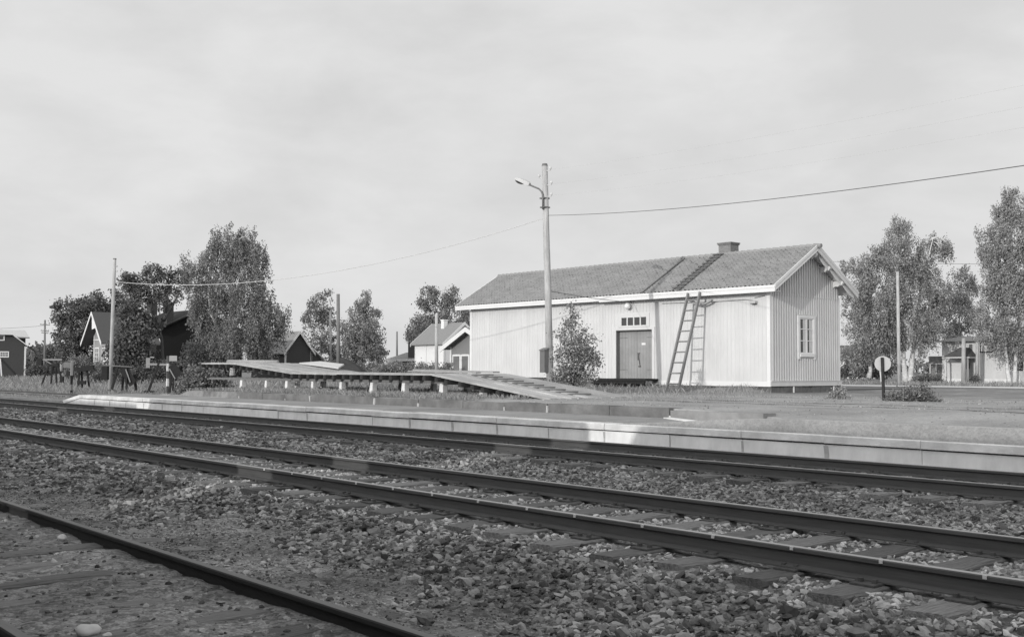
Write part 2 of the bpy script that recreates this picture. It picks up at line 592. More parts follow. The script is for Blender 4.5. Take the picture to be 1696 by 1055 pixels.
def make_track(label, yc, ztop, x0, x1, sx0, sx1, step, drop, ends=(-160, 14), plates=True, steel=STEEL, head=HEAD):
    t = thing('railway_track', label, 'railway track', (0, yc, ztop), 0, 'railway tracks')
    for s in (-1, 1):
        r = rail_mb(ends[0], ends[1], s * GAUGE).build('rail', steel, t)
        MB().box(ends[0], ends[1], s * GAUGE - .027, s * GAUGE + .027, -.001, .0015).build('running_surface', head, r)
    protos = [sleeper_mb() for _ in range(4)]
    first = []
    x = sx0
    i = 0
    pm = None
    while x < sx1:
        loc = (x + random.uniform(-.04, .04), random.uniform(-.09, .09), -.140 - drop + random.uniform(-.014, .004))
        rz = random.uniform(-.025, .025)
        if i < 4:
            s = protos[i].build('sleeper', SLEEPER, t, loc=loc)
            s.rotation_euler = (0, 0, rz)
            first.append(s)
        else:
            s = copy_part(first[random.randrange(4)], t, loc, rz)
        if plates:
            for q in (-1, 1):
                if pm is None:
                    pm = plate_mb().build('baseplate', PLATE, s)
                    pl = pm
                else:
                    pl = copy_part(pm, s, (0, 0, 0))
                pl.location = (0, q * GAUGE, 0)
        x += step
        i += 1
    # far sleepers, one body
    far = MB()
    x = sx0 - step
    while x > ends[0] + 1:
        far.box(x - .12, x + .12, -1.35, 1.35, -.30 - drop, -.142 - drop)
        x -= step
    o = far.build('sleeper', SLEEPER, t, fix=False)
    o['kind'] = 'stuff'
    return t

make_track('nearest railway track with dark rails half buried in gravel', T1Y, -.17, 0, 0, -26, 6, .62, -.035, plates=False, steel=STEELD, head=HEADD)
track2 = make_track('middle railway track with weathered wooden sleepers standing in the ballast', T2Y, 0, 0, 0, -52, 1, .625, .006)
make_track('railway track right along the concrete platform edge', T3Y, 0, 0, 0, -52, 4, .62, .006)
# dabs of pale paint on the near edge of the middle track's rail head
dab = None
rail_near = [c for c in track2.children if c.name.startswith('rail')][0]
for px in (438, 484, 533, 590, 651, 716, 792, 873, 952, 1064, 1181, 1311, 1459, 1631):
    X = at_y(px, 710 + px * .147, T2Y - GAUGE - .035).x
    if dab is None:
        m_ = MB().box(-.012, .012, -.004, .008, -.020, .003)
        dab = m_.build('paint_dab', mat('pale_paint_dab', .5, .1), rail_near, loc=(X, -GAUGE - .037, 0))
    else:
        copy_part(dab, rail_near, (X, -GAUGE - .037, 0))

# overgrown siding beyond the platform end
t4 = thing('railway_track', 'overgrown siding half hidden in grass beyond the sloping platform end', 'railway track', (0, 17.3, 0.02), 0, 'railway tracks')
for s in (-1, 1):
    rail_mb(-200, -47.5, s * GAUGE).build('rail', STEEL, t4)
m_ = MB()
xx = -48.0
while xx > -150:
    m_.box(xx - .12, xx + .12, -1.3, 1.3, -.30, -.145)
    xx -= .7
o_ = m_.build('sleeper', SLEEPER, t4, fix=False)
o_['kind'] = 'stuff'

# ------------------------------------------------------------------ ballast stones
def ico():
    p = (1 + 5 ** .5) / 2
    v = np.array([(-1, p, 0), (1, p, 0), (-1, -p, 0), (1, -p, 0), (0, -1, p), (0, 1, p), (0, -1, -p), (0, 1, -p), (p, 0, -1), (p, 0, 1), (-p, 0, -1), (-p, 0, 1)], float)
    v /= np.linalg.norm(v[0])
    f = np.array([(0, 11, 5), (0, 5, 1), (0, 1, 7), (0, 7, 10), (0, 10, 11), (1, 5, 9), (5, 11, 4), (11, 10, 2), (10, 7, 6), (7, 1, 8), (3, 9, 4), (3, 4, 2), (3, 2, 6), (3, 6, 8), (3, 8, 9), (4, 9, 5), (2, 4, 11), (6, 2, 10), (8, 6, 7), (9, 8, 1)])
    return v, f
IV, IF = ico()

def stones(name, pts, sizes, material, seat=0.15):
    n = len(pts)
    v = np.repeat(IV[None], n, 0) * rng.uniform(.62, 1.25, (n, 12, 1))
    # flatten random sides so the stones read as broken rock
    nrm = rng.normal(size=(n, 3, 3))
    nrm /= np.linalg.norm(nrm, axis=2, keepdims=True)
    for k in range(3):
        d = np.einsum('nij,nj->ni', v, nrm[:, k])
        over = np.clip(d - .5, 0, None)
        v -= over[..., None] * nrm[:, k][:, None, :]
    v *= rng.uniform(.65, 1.25, (n, 1, 3)) * np.array([1, 1, .72])
    a = rng.uniform(0, 2 * np.pi, n)
    ca, sa = np.cos(a)[:, None], np.sin(a)[:, None]
    x, y = v[..., 0] * ca - v[..., 1] * sa, v[..., 0] * sa + v[..., 1] * ca
    tl = rng.normal(0, .35, n)[:, None]
    z = v[..., 2] + x * tl
    v = np.stack([x, y, z], -1) * sizes[:, None, None]
    c = pts + np.stack([np.zeros(n), np.zeros(n), sizes * seat], -1)
    v += c[:, None, :]
    f = (IF[None] + (np.arange(n) * 12)[:, None, None]).reshape(-1)
    return big_mesh(name, v.reshape(-1, 3), f, 3, material)

def in_view(x, y, m0=0.6):
    # inside the wedge the picture could show, a little wider
    return (x > -3.75 * y - 2 - m0) & (x < -0.43 * y + 1.0 + m0)

P_, S_ = [], []
def scatter(n, x0, x1, y0, y1, smin, smax, keep=None, power=2.2):
    x, y = rng.uniform(x0, x1, n), rng.uniform(y0, y1, n)
    k = in_view(x, y)
    d = np.hypot(x, y)
    k &= rng.random(n) < np.clip(16 / d, .25, 1)
    if keep is not None:
        k &= keep(x, y)
    x, y = x[k], y[k]
    s = smin + (smax - smin) * rng.random(len(x)) ** power
    s = s * np.clip(np.hypot(x, y) / 16, 1, 1.5)
    P_.append(np.stack([x, y, ground_z(x, y)], -1))
    S_.append(s)
def off_rails(x, y):
    k = np.ones(len(x), bool)
    for yc in (T1Y, T2Y, T3Y):
        for s in (-1, 1):
            k &= np.abs(y - yc - s * GAUGE) > .085
    return k
patch = lambda x, y: N1(x * .55 + 3, y * .8 + 7) + N2(x * 1.9, y * 1.9) * .5
ok_ = lambda x, y: off_rails(x, y) & (np.abs(y - T1Y) > .02)
scatter(5500, -16, 2, 1.0, 4.0, .008, .035, off_rails, 3.5)
slp = lambda x, y: (np.abs((x + 52) / .625 % 1 - .5) < .27) | (y < 5.62)
scatter(46000, -34, 1, 3.95, 5.9, .010, .047, lambda x, y: slp(x, y) & off_rails(x, y) & (patch(x, y) + .55 * (y - 4.72) > -.12), 1.9)
scatter(900, -20, 1, 4.2, 5.6, .04, .066, lambda x, y: off_rails(x, y) & (patch(x, y) + .4 * (y - 4.6) > .05), 1.6)
scatter(44000, -34, 1, 3.5, 5.9, .005, .019, lambda x, y: slp(x, y) & off_rails(x, y), 2.4)
# cribs between the sleepers of the middle track
Po, So = P_, S_
P_, S_ = [], []
scatter(42000, -40, 1, 5.6, 8.6, .014, .040, lambda x, y: off_rails(x, y) & ((np.abs((x + 52) / .625 % 1 - .5) < .30) | (np.abs(y - T2Y) > 1.38)), 1.3)
scatter(1500, -40, 1, 5.6, 8.6, .012, .03, off_rails, 1.5)
st = stones('crib_ballast', np.concatenate(P_), np.concatenate(S_), STONEF)
tag(st, 'paler fresh ballast stones filling the middle track between its sleepers', 'ballast', kind='stuff')
P_, S_ = Po, So
scatter(70000, -50, 1, 8.5, 11.4, .013, .044, off_rails, 1.6)
scatter(14000, -50, 1, 11.4, 13.4, .015, .04, lambda x, y: off_rails(x, y), 1.4)
st = stones('ballast', np.concatenate(P_), np.concatenate(S_), STONE)
tag(st, 'broken grey ballast stones spread around the tracks', 'ballast', kind='stuff')

P_, S_ = [], []
scatter(14000, -40, 1, 16.9, 34, .006, .022, lambda x, y: N1(x * .6, y * .6) + N2(x * 2, y * 2) * .6 > -.15, 3.0)
st = stones('gravel', np.concatenate(P_), np.concatenate(S_), mat('yard_pebble', .26, .2, 20.0, per_island=.55))
tag(st, 'loose pebbles strewn over the station yard', 'gravel', kind='stuff')
# single bigger rocks that stand out
def rock(name, px, py, r, label, m, flat=.8, z=-.27):
    p = at_z(px, py, z)
    mb = MB()
    smooth_ = 'round' in name
    n, k = (14, 9) if smooth_ else (9, 6)
    rr_ = random.Random(px)
    o = []
    for i in range(k + 1):
        a = math.pi * i / k
        for j in range(n):
            t = 2 * math.pi * j / n
            q = Vector((math.sin(a) * math.cos(t), math.sin(a) * math.sin(t), math.cos(a)))
            w = 1 + .22 * math.sin(2.1 * q.x + px) + .16 * math.sin(3.3 * q.y + py) + .12 * math.sin(5 * q.z + 2 * q.x)
            if not smooth_:
                w *= rr_.uniform(.8, 1.15)
                q = Vector((max(-.75, min(.7, q.x)), max(-.7, min(.75, q.y)), max(-.8, min(.62, q.z))))
            o.append((q.x * r * w * 1.25, q.y * r * w, q.z * r * w * flat))
    fs = [(i * n + j, (i + 1) * n + j, (i + 1) * n + (j + 1) % n, i * n + (j + 1) % n) for i in range(k) for j in range(n)]
    mb.add(o, fs)
    ob = mb.build(name, m, smooth=smooth_, loc=(p.x, p.y, float(ground_z(p.x, p.y)) + r * flat * (.75 if smooth_ else .45)))
    return tag(ob, label, 'stone')
ROCKM = mat('grey_fieldstone', 0.27, 0.25, 14.0, rough=0.9, bump=.3)
rock('rounded_stone', 146, 1047, .050, 'large pale round stone between the nearest rails', STONEP)
rock('rounded_stone', 103, 893, .036, 'small pale egg-shaped stone beside the nearest rail', STONEP)
rock('rounded_stone', 177, 1049, .020, 'pale pebble lying beside the large round stone', STONEP)
rock('rough_rock', 772, 958, .060, 'blunt grey rock on the gravel between nearest and middle tracks', ROCKM)
rock('rough_rock', 706, 1034, .055, 'dark angular rock close behind the nearest rail', mat('dark_fieldstone', 0.11, 0.3, 10.0))
rock('rough_rock', 732, 960, .036, 'dark round rock lying beside the blunt grey rock', mat('dark_fieldstone', 0.11, 0.3, 10.0))
rock('rough_rock', 463, 757, .11, 'heap-like pale rock between the rails of the middle track', ROCKM, .7, -.17)

# ------------------------------------------------------------------ front platform
pe = thing('platform_edge', 'pale concrete platform edge with overhanging coping slabs', 'platform edge', (0, PLAT_Y, 0))
X_END, X_L, step = 8.0, -42.1, 1.55
x = X_L
first_w = first_c = None
k = 0
while x < X_END:
    a, b = x + .004, x + step - .004
    if first_w is None:
        first_w = MB().box(.004, step - .004, .03, .22, -.55, .098).build('wall_slab', CONC, pe, loc=(x, 0, 0))
        first_c = MB().add([(0.003, 0, .124), (step - .003, 0, .124), (step - .003, 0, .228), (0.003, 0, .228), (0.003, .012, .24), (step - .003, .012, .24), (step - .003, .34, .24), (0.003, .34, .24), (0.003, .34, .124), (step - .003, .34, .124)],
                           [(0, 1, 2, 3), (3, 2, 5, 4), (4, 5, 6, 7), (7, 6, 9, 8), (8, 9, 1, 0), (0, 3, 4, 7, 8), (1, 9, 6, 5, 2)]).build('coping_slab', COPE, pe, loc=(x, 0, 0))
    else:
        copy_part(first_w, pe, (x, random.uniform(-.006, .006), random.uniform(-.004, .004)))
        copy_part(first_c, pe, (x, random.uniform(-.012, .012), random.uniform(-.008, .006)), random.uniform(-.006, .006))
    x += step
    k += 1
# sloping end
MB().add([(-1.75, 0, -.12), (0, 0, .115), (0, 0, .24), (-1.85, 0, -.01), (-1.75, .34, -.12), (0, .34, .115), (0, .34, .24), (-1.85, .34, -.01)],
         [(0, 1, 2, 3), (7, 6, 5, 4), (3, 2, 6, 7), (0, 3, 7, 4), (0, 4, 5, 1), (1, 5, 6, 2)]).build('sloping_end_slab', CONC, pe, loc=(X_L, 0, 0))
MB().add([(-1.4, .03, -.5), (0, .03, -.5), (0, .03, .105), (-1.4, .03, -.085), (-1.4, .2, -.5), (0, .2, -.5), (0, .2, .105), (-1.4, .2, -.085)],
         [(0, 1, 2, 3), (7, 6, 5, 4), (3, 2, 6, 7), (0, 3, 7, 4), (0, 4, 5, 1), (1, 5, 6, 2)]).build('end_wall_slab', CONC, pe, loc=(X_L, 0, 0))
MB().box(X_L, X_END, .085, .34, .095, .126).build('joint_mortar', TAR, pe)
first_s = None
for i in range(1, k):
    if random.random() < .15: continue
    if first_s is None:
        first_s = MB().add([(-.035, .027, .09), (.03, .027, .09), (.045, .027, -.05), (.02, .027, -.4), (-.03, .027, -.4), (-.02, .027, -.05), (-.035, .034, .09), (.03, .034, .09), (.045, .034, -.05), (.02, .034, -.4), (-.03, .034, -.4), (-.02, .034, -.05)],
                           [(0, 1, 2, 3, 4, 5), (11, 10, 9, 8, 7, 6), (0, 6, 7, 1), (1, 7, 8, 2), (2, 8, 9, 3), (3, 9, 10, 4), (4, 10, 11, 5), (5, 11, 6, 0)]).build('damp_stain', DAMP, pe, loc=(X_L + i * step, 0, 0))
    else:
        c_ = copy_part(first_s, pe, (X_L + i * step + random.uniform(-.03, .03), -.001, random.uniform(-.02, 0)))
        c_.scale = (random.uniform(.3, 1.5), 1, 1)

ASPH = mat('worn_asphalt', 0.25, 0.16, 3.0, rough=0.95, bump=.5, bscale=60, stain=.2, stain_scale=.5)
def strip(name, pts_near, pts_far, material, z0=-.06):
    """a low raised slab between two polylines of equal length"""
    m = MB()
    n = len(pts_near)
    top = list(pts_near) + list(pts_far)
    m.add(top, [(i, i + 1, n + i + 1, n + i) for i in range(n - 1)])
    low = [(p[0], p[1], p[2] + z0) for p in top]
    m.add(top + low, [(i, i + 1, 2 * n + i + 1, 2 * n + i) for i in range(n - 1)] + [(n + i, n + i + 1, 3 * n + i + 1, 3 * n + i) for i in range(n - 1)] + [(0, n, 3 * n, 2 * n), (n - 1, 2 * n - 1, 4 * n - 1, 3 * n - 1)])
    return m.build(name, material)
# asphalt strip that ends in a skewed tip where the crossing begins, and another strip that begins beyond it
near, far = [], []
for i in range(26):
    t = i / 25
    xn = -42.2 + t * (42.2 - 11.15)
    xf = -43.2 + t * (43.2 - 14.7)
    near.append((xn, 14.545, .243 + .012 * min(1, (1 - t) * 12)))
    far.append((xf, 16.42, .262 if i else .1))
struct(strip('platform_surface', near, far, ASPH))
near = [(-8.2, 14.545, .243), (-6, 14.545, .25), (0, 14.545, .25), (8, 14.545, .25)]
far = [(-8.75, 16.5, .262), (-6.5, 17.2, .268), (0, 17.4, .27), (8, 17.4, .27)]
struct(strip('platform_surface', near, far, mat('rolled_gravel', 0.25, .14, 3.0, rough=.95, bump=.4, bscale=60, stain=.12)))
# pale kerb lines at the two skewed ends
kb = MB().bar((-14.6, 16.36, .266), (-11.2, 14.56, .262), .16, .03).build('kerb_strip', CONC)
tag(kb, 'pale curved kerb ending the asphalt of the front platform', 'kerb')
kb = MB().bar((-8.25, 14.6, .262), (-8.75, 16.45, .274), .12, .03)
kb.bar((-8.75, 16.45, .276), (-6.5, 17.15, .282), .12, .03).bar((-6.5, 17.15, .282), (4, 17.4, .284), .14, .03)
tag(kb.build('kerb_strip', CONC), 'pale kerb bordering the raised gravel patch right of the crossing', 'kerb')

# stone wall of the higher rear platform
rw = thing('retaining_wall', 'low dark stone block wall behind the front platform', 'wall', (0, WALL_Y, 0))
x = -33.6
blk, blk2 = MB(), MB()
mort = MB()
k = 0
while x < -11.6:
    w = random.uniform(1.5, 2.3)
    top = max(.22, min(.455, float(ground_z(x + w * .5, WALL_Y + .25)) + .012))
    (blk if x < -15.0 else blk2).box(x + .012, x + w - .012, random.uniform(-.015, .01), .4, .12, top + random.uniform(-.012, .012), .006)
    if k % 3 != 1:
        h = random.uniform(.3, 1.0)
        MB().box(x - .022, x + .022, -.020, .05, .225, .225 + (top - .24) * h, .016).build('mortar_patch', mat('lime_mortar', .46, .2, 8.0), rw)
    x += w
    k += 1
ztail = float(ground_z(x, WALL_Y + .25)) + .012
blk2.add([(x, 0, .1), (x + 1.3, 0, .1), (x + 1.3, .4, .1), (x, .4, .1), (x, 0, ztail), (x + 1.3, 0, .2), (x + 1.3, .4, .2), (x, .4, ztail)], [(3, 2, 1, 0), (4, 5, 6, 7), (0, 1, 5, 4), (1, 2, 6, 5), (2, 3, 7, 6), (3, 0, 4, 7)])
blk.build('block', CONCD, rw)
blk2.build('block', mat('pale_weathered_block', .235, .22, 3.0, rough=.95, bump=.5, bscale=25, stain=.15), rw)
lw = thing('low_wall', 'short weathered concrete kerb wall standing in the grass', 'wall', (0, WALL_Y + .1, 0))
x = -40.4
m_ = MB()
while x < -35.2:
    w = random.uniform(.9, 1.5)
    m_.box(x, x + w - .02, random.uniform(-.02, .02), .3, -.1, .27 + random.uniform(-.015, .015), .008)
    x += w
m_.build('block', mat('weathered_concrete', .36, .3, 1.8, rough=.95, stain=.3, stain_scale=1.1), lw)

# ------------------------------------------------------------------ wooden loading ramp
lr = thing('loading_ramp', 'long weathered timber loading platform on short white posts sloping to ground', 'loading ramp', (0, 0, 0))
YF, YR = 19.4, 22.5
# (x, z front, z rear)
prof = [(-42.9, 1.50), (-39.9, 1.48), (-35.4, 1.125), (-32.2, 1.105), (-26.7, 1.10), (-21.4, .47)]
def deck_z(x):
    xs = [p[0] for p in prof]
    zs = [p[1] for p in prof]
    return float(np.interp(x, xs, zs))
for i in range(len(prof) - 1):
    (xa, za), (xb, zb) = prof[i], prof[i + 1]
    m = MB()
    # planks lie across on the slopes, lengthwise in grain
    nb = 14
    for j in range(nb):
        ya = YF + (YR - YF) * j / nb
        yb = YF + (YR - YF) * (j + 1) / nb - .012
        dz = random.uniform(-.014, .012)
        ja, jb = random.uniform(-.05, .05) if i == 0 else 0, (random.uniform(-.25, .25) if i == len(prof) - 2 else 0)
        m.add([(xa + ja, ya, za - .06 + dz), (xb + jb, ya, zb - .06 + dz), (xb + jb, yb, zb - .06 + dz), (xa + ja, yb, za - .06 + dz), (xa + ja, ya, za + dz), (xb + jb, ya, zb + dz), (xb + jb, yb, zb + dz), (xa + ja, yb, za + dz)],
              [(3, 2, 1, 0), (4, 5, 6, 7), (0, 1, 5, 4), (1, 2, 6, 5), (2, 3, 7, 6), (3, 0, 4, 7)])
    m.build('deck', DECK, lr)
first_j = None
x = -42.6
while x < -23.2:
    z = deck_z(x)
    if first_j is None:
        first_j = MB().box(-.075, .075, YF - .14, YR, -.205, -.064, .004).build('joist', DARK, lr, loc=(x, 0, z))
    else:
        copy_part(first_j, lr, (x + random.uniform(-.05, .05), random.uniform(-.03, .03), z))
    x += .58
bm_ = MB()
for y in (YF + .35, YF + 1.6, YR - .3):
    bm_.bar((-42.7, y, .848), (-25.6, y, .84), .16, .085)
bm_.build('beam', POLED, lr)
WPOST = mat('whitewashed_post', .74, .12, 5.0, rough=.9, stain=.12, stain_scale=2)
first_p = None
for px in (402, 443, 477, 520, 567, 618, 671, 734, 800):
    p = at_y(px, 640, YF + .3)
    for q, y in enumerate((YF + .3, YR - .5)):
        if first_p is None:
            first_p = MB().add([(-.15, -.09, .2), (.09, -.09, .2), (.09, .09, .2), (-.15, .09, .2), (-.06, -.08, .80), (.10, -.08, .80), (.10, .08, .80), (-.06, .08, .80)],
                               [(3, 2, 1, 0), (4, 5, 6, 7), (0, 1, 5, 4), (1, 2, 6, 5), (2, 3, 7, 6), (3, 0, 4, 7)]).build('post', WPOST, lr, loc=(p.x, y, 0))
        else:
            c_ = copy_part(first_p, lr, (p.x + q * .2, y, -.14 if px == 800 else 0.0))
            c_.scale = (random.uniform(.75, 1.05), 1, 1)
# cross cleats on the ramp for hooves and cart wheels
first_k = None
for i in range(10):
    x = -26.2 + i * .47
    z = deck_z(x)
    if first_k is None:
        first_k = MB().box(-.03, .03, -.42, .42, -.005, .035, .003).build('cleat', POLED, lr, loc=(x, 20.95, z))
    else:
        copy_part(first_k, lr, (x, 20.95 + random.uniform(-.06, .06), z), random.uniform(-.05, .05))
# loose planks and a pipe lying on the deck
pk = MB().bar((-31.5, 22.2, 1.22), (-27.3, 22.4, 1.15), .3, .05).bar((-31.0, 21.6, 1.17), (-27.6, 21.9, 1.135), .22, .04)
tag(pk.build('loose_plank', OLDWOOD), 'loose grey planks left on the rear edge of the loading ramp', 'plank')
hp = MB().add([(-39.2, 21.9, 1.50), (-38.4, 22.4, 1.56), (-36.6, 22.4, 1.44), (-36.2, 21.9, 1.30), (-39.2, 21.9, 1.46), (-38.4, 22.4, 1.51), (-36.6, 22.4, 1.39), (-36.2, 21.9, 1.25)],
             [(0, 1, 2, 3), (7, 6, 5, 4), (0, 4, 5, 1), (1, 5, 6, 2), (2, 6, 7, 3), (3, 7, 4, 0)])
tag(hp.build('warped_board', ROOFL), 'warped pale board curling up on the hump of the loading ramp', 'board')
pp = MB().tube([at(378, 599.5, 47.5), at(421, 600, 46.5), at(460, 600, 45.8)], [.10, .10, .095], 10)
tag(pp.build('timber_log', OLDWOOD, smooth=True), 'long grey log lying on the raised end of the loading ramp', 'log')


# ------------------------------------------------------------------ goods warehouse
W0 = Vector((-27.73, 37.42, 0))
WROT = R(1.36)
wh = thing('freight_warehouse', 'long pale board-and-batten goods shed with tiled gable roof and chimney', 'warehouse', W0, WROT)
def wpt(x, y, z):
    return Vector((W0.x + x * math.cos(WROT) - y * math.sin(WROT), W0.y + x * math.sin(WROT) + y * math.cos(WROT), z))
LEN, DEP, RID, EAV = 19.55, 5.2, 2.66, 4.52
PITCH = (6.60 - 4.76) / (RID + .45)
def roof_u(y):      # underside of the roof at depth y
    return 6.44 - PITCH * abs(y - RID)
DX0, DX1, DZ0, DZ1 = -8.66, -6.42, .87, 3.13
m = MB()
m.prism([(0, .87), (DEP, .87), (DEP, roof_u(DEP)), (RID, roof_u(RID)), (0, roof_u(0))], 'x', -LEN, DX0 - .0)
m.prism([(0, DZ1), (DEP, DZ1), (DEP, roof_u(DEP)), (RID, roof_u(RID)), (0, roof_u(0))], 'x', DX0, DX1)
m.prism([(0, .6), (DEP, .6), (DEP, roof_u(DEP)), (RID, roof_u(RID)), (0, roof_u(0))], 'x', DX1, 0)
m.box(DX0, DX1, .3, DEP, .6, DZ1)
m.box(-9.7, DX0, .003, DEP, .6, .868)
# battens on the long front
x = -LEN + .16
while x < -.1:
    if not (DX0 - .12 < x < DX1 + .12):
        m.box(x - .026, x + .026, -.015, .001, .875 if x < -9.7 else .80, 4.5)
    elif True:
        m.box(x - .026, x + .026, -.017, .001, 3.95, 4.5)
    x += .2
bd, bd2 = MB(), MB()
x = -LEN + .16
while x < -.1:
    if not (DX0 - .30 < x < DX1 + .12):
        (bd if x < DX0 else bd2).box(x + .012, x + .188, -.004 - random.random() * .002, .001, .88 if x < -9.7 else .80, 4.46)
    x += .2
bd.build('wall_board', mat('white_board_paint', .55, .06, 3.0, (1, 1, .25), .75, .15, 30, per_island=.025, stain=.06, stain_scale=.8), wh)
bd2.build('wall_board', mat('white_board_paint', .575, .06, 3.0, (1, 1, .25), .75, .15, 30, per_island=.045, stain=.06, stain_scale=.8), wh)
# battens on the gable, upper and lower tier with a lapped moulding between
y = .17
while y < DEP - .1:
    inw = 1.93 < y < 3.30
    if inw:
        m.box(-.001, .046, y - .034, y + .034, .80, 1.78)
        m.box(-.001, .046, y - .034, y + .034, 3.64, 4.42)
    else:
        m.box(-.001, .046, y - .034, y + .034, .80, 4.42)
    m.box(.012, .062, y - .034, y + .034, 4.40, roof_u(y) - .02)
    y += .178
m.box(-.001, .016, .0, DEP, 4.44, 4.50)
m.build('wall', WHITE, wh)
for (xa, xb, ya, yb, za) in ((-.14, .034, -.034, .14, .78), (-LEN - .03, -LEN + .14, -.034, .14, .87), (-.14, .034, DEP - .14, DEP + .03, .78)):
    MB().box(xa, xb, ya, yb, za, 4.50).build('corner_board', WHITE_TRIM, wh)
MB().box(-6.0, .045, -.05, -.002, .58, .79).build('skirting_board', WHITE_TRIM, wh)
MB().box(.002, .05, .0, DEP + .18, .60, .80).box(.002, .075, 0, DEP + .2, .80, .825).build('skirting_board', WHITE, wh)
# foundation stones
fm = MB()
x = -LEN + .2
while x < -.5:
    w = random.uniform(.5, .9)
    fm.box(x, min(x + w - .04, -.2), .14, .55, .1, .862 if x < -9.6 else .585, .015)
    x += w
y = .1
while y < DEP:
    w = random.uniform(.5, .8)
    fm.box(-.5, -.02 + random.uniform(-.03, .03), y, min(y + w - .03, DEP + .15), .1, .592, .015)
    y += w
fm.box(-LEN + .3, -.6, .6, DEP - .1, .1, .58)
fm.build('foundation', mat('dark_fieldstone_base', 0.13, .35, 4.0, rough=.95, bump=.5), wh)
for yy in (1.62, 4.68):
    MB().box(.0, .03, yy, yy + .08, .2, .59).build('mortar_joint', WHITE_TRIM, wh)

# tiled roof: wavy courses with a step at every course
def tile_slope(name, x0, x1, ye, ze, yr, zr, parent):
    ncol = int((x1 - x0) / .215)
    nrow = 17
    prof_n = 7
    wave = [.014, .046, .060, .046, .016, .0, .002]
    xs, ws = [], []
    for c in range(ncol):
        for k in range(prof_n):
            xs.append(x0 + (x1 - x0) * (c + k / prof_n) / ncol)
            ws.append(wave[k])
    xs.append(x1)
    ws.append(.012)
    nx_ = len(xs)
    sl = Vector((0, yr - ye, zr - ze))
    L = sl.length
    d = sl / L
    nrm = Vector((0, -d.z, d.y)) if d.y > 0 else Vector((0, d.z, -d.y))
    V, Fq = [], []
    for r in range(nrow):
        jit = np.repeat(rng.normal(0, .005, ncol), prof_n)
        jit = np.append(jit, 0)
        for e in (0, 1):
            t = (r + e * 1.08) / nrow
            lift = .014 if e == 0 else .003
            for i in range(nx_):
                p = Vector((xs[i], ye, ze)) + d * (t * L) + nrm * (ws[i] + lift + jit[i])
                V.append(p)
        o = r * 2 * nx_
        for i in range(nx_ - 1):
            Fq += [o + i, o + i + 1, o + nx_ + i + 1, o + nx_ + i]
    return big_mesh(name, np.array([tuple(v) for v in V]), Fq, 4, TILE, parent)
RX0, RX1 = -20.28, .58
tile_slope('roof_tiles', RX0, RX1, -.47, 4.74, RID, 6.58, wh)
tile_slope('roof_tiles', RX0, RX1, DEP + .62, 4.50 + .20, RID, 6.58, wh)
rb = MB()
rb.add([(RX0, -.45, 4.66), (RX1, -.45, 4.66), (RX1, RID, 6.50), (RX0, RID, 6.50), (RX0, -.45, 4.70), (RX1, -.45, 4.70), (RX1, RID, 6.55), (RX0, RID, 6.55)], [(3, 2, 1, 0), (4, 5, 6, 7), (0, 1, 5, 4), (1, 2, 6, 5), (2, 3, 7, 6), (3, 0, 4, 7)])
ze = 6.50 - PITCH * (DEP + .6 - RID)
rb.add([(RX0, DEP + .6, ze), (RX1, DEP + .6, ze), (RX1, RID, 6.498), (RX0, RID, 6.498), (RX0, DEP + .6, ze + .05), (RX1, DEP + .6, ze + .05), (RX1, RID, 6.548), (RX0, RID, 6.548)], [(0, 1, 2, 3), (7, 6, 5, 4), (4, 5, 1, 0), (5, 6, 2, 1), (6, 7, 3, 2), (7, 4, 0, 3)])
rb.build('roof_boarding', WHITE, wh)
rc = MB()
x = RX0
while x < RX1 - .05:
    rc.tube([(x, RID, 6.60), (x + .36, RID, 6.585)], [.115, .090], 10)
    x += .345
rc.build('ridge_tiles', TILE, wh)
# eave board, in two lengths with a lower lip on the right length
eb = MB().box(RX0, -9.35, -.485, -.452, 4.52, 4.735).box(RX0, -9.35, -.50, -.486, 4.64, 4.745)
eb.box(-9.35, RX1 + .02, -.49, -.455, 4.475, 4.74).box(-9.35, RX1 + .02, -.51, -.491, 4.64, 4.75)
eb.build('eave_board', WHITE_TRIM, wh)
MB().box(-9.35, RX1 - .02, -.44, -.02, 4.49, 4.515).box(RX0 + .02, -9.36, -.44, -.02, 4.535, 4.555).build('soffit', WHITE, wh)
# gable boards
for xg, sx in ((RX1 + .012, 1), (RX0 - .012, -1)):
    for sgn in (1, -1):
        yl = -.50 if sgn == 1 else DEP + .64
        zl = 4.76 if sgn == 1 else 6.64 - PITCH * (DEP + .64 - RID)
        g = MB()
        for (t0, t1, dx) in ((-.27, .0, 0), (-.10, .02, .022)):
            xa, xb = xg - .018 + dx * sx, xg + .018 + dx * sx
            g.prism([(yl, zl + t0), (RID, 6.64 + t0), (RID, 6.64 + t1), (yl, zl + t1)], 'x', xa, xb)
        g.build('bargeboard', WHITE_TRIM if sgn == 1 else WHITE, wh)
# carved purlin ends under the rear slope of the gable, with the scalloped boards between
for yb in (.55, RID, 3.75, 4.75):
    zt = roof_u(yb) - .01 if yb != RID else 6.30
    MB().prism([(0.03, zt), (.55, zt), (.55, zt - .10), (.47, zt - .19), (.40, zt - .15), (.30, zt - .24), (.18, zt - .21), (.03, zt - .30)], 'y', yb - .08, yb + .08).build('bracket', WHITE, wh)
sc_ = MB()
n_ = 18
top_, bot_ = [], []
for i in range(n_ + 1):
    y = 3.0 + (DEP + .5 - 3.0) * i / n_
    top_.append((y, roof_u(y) + .01))
    bot_.append((y, roof_u(y) - .16 - .07 * abs(math.sin(i / n_ * math.pi * 3))))
for i in range(n_):
    sc_.prism([top_[i], top_[i + 1], bot_[i + 1], bot_[i]], 'x', .44, .47)
sc_.build('scalloped_board', WHITE_TRIM, wh)
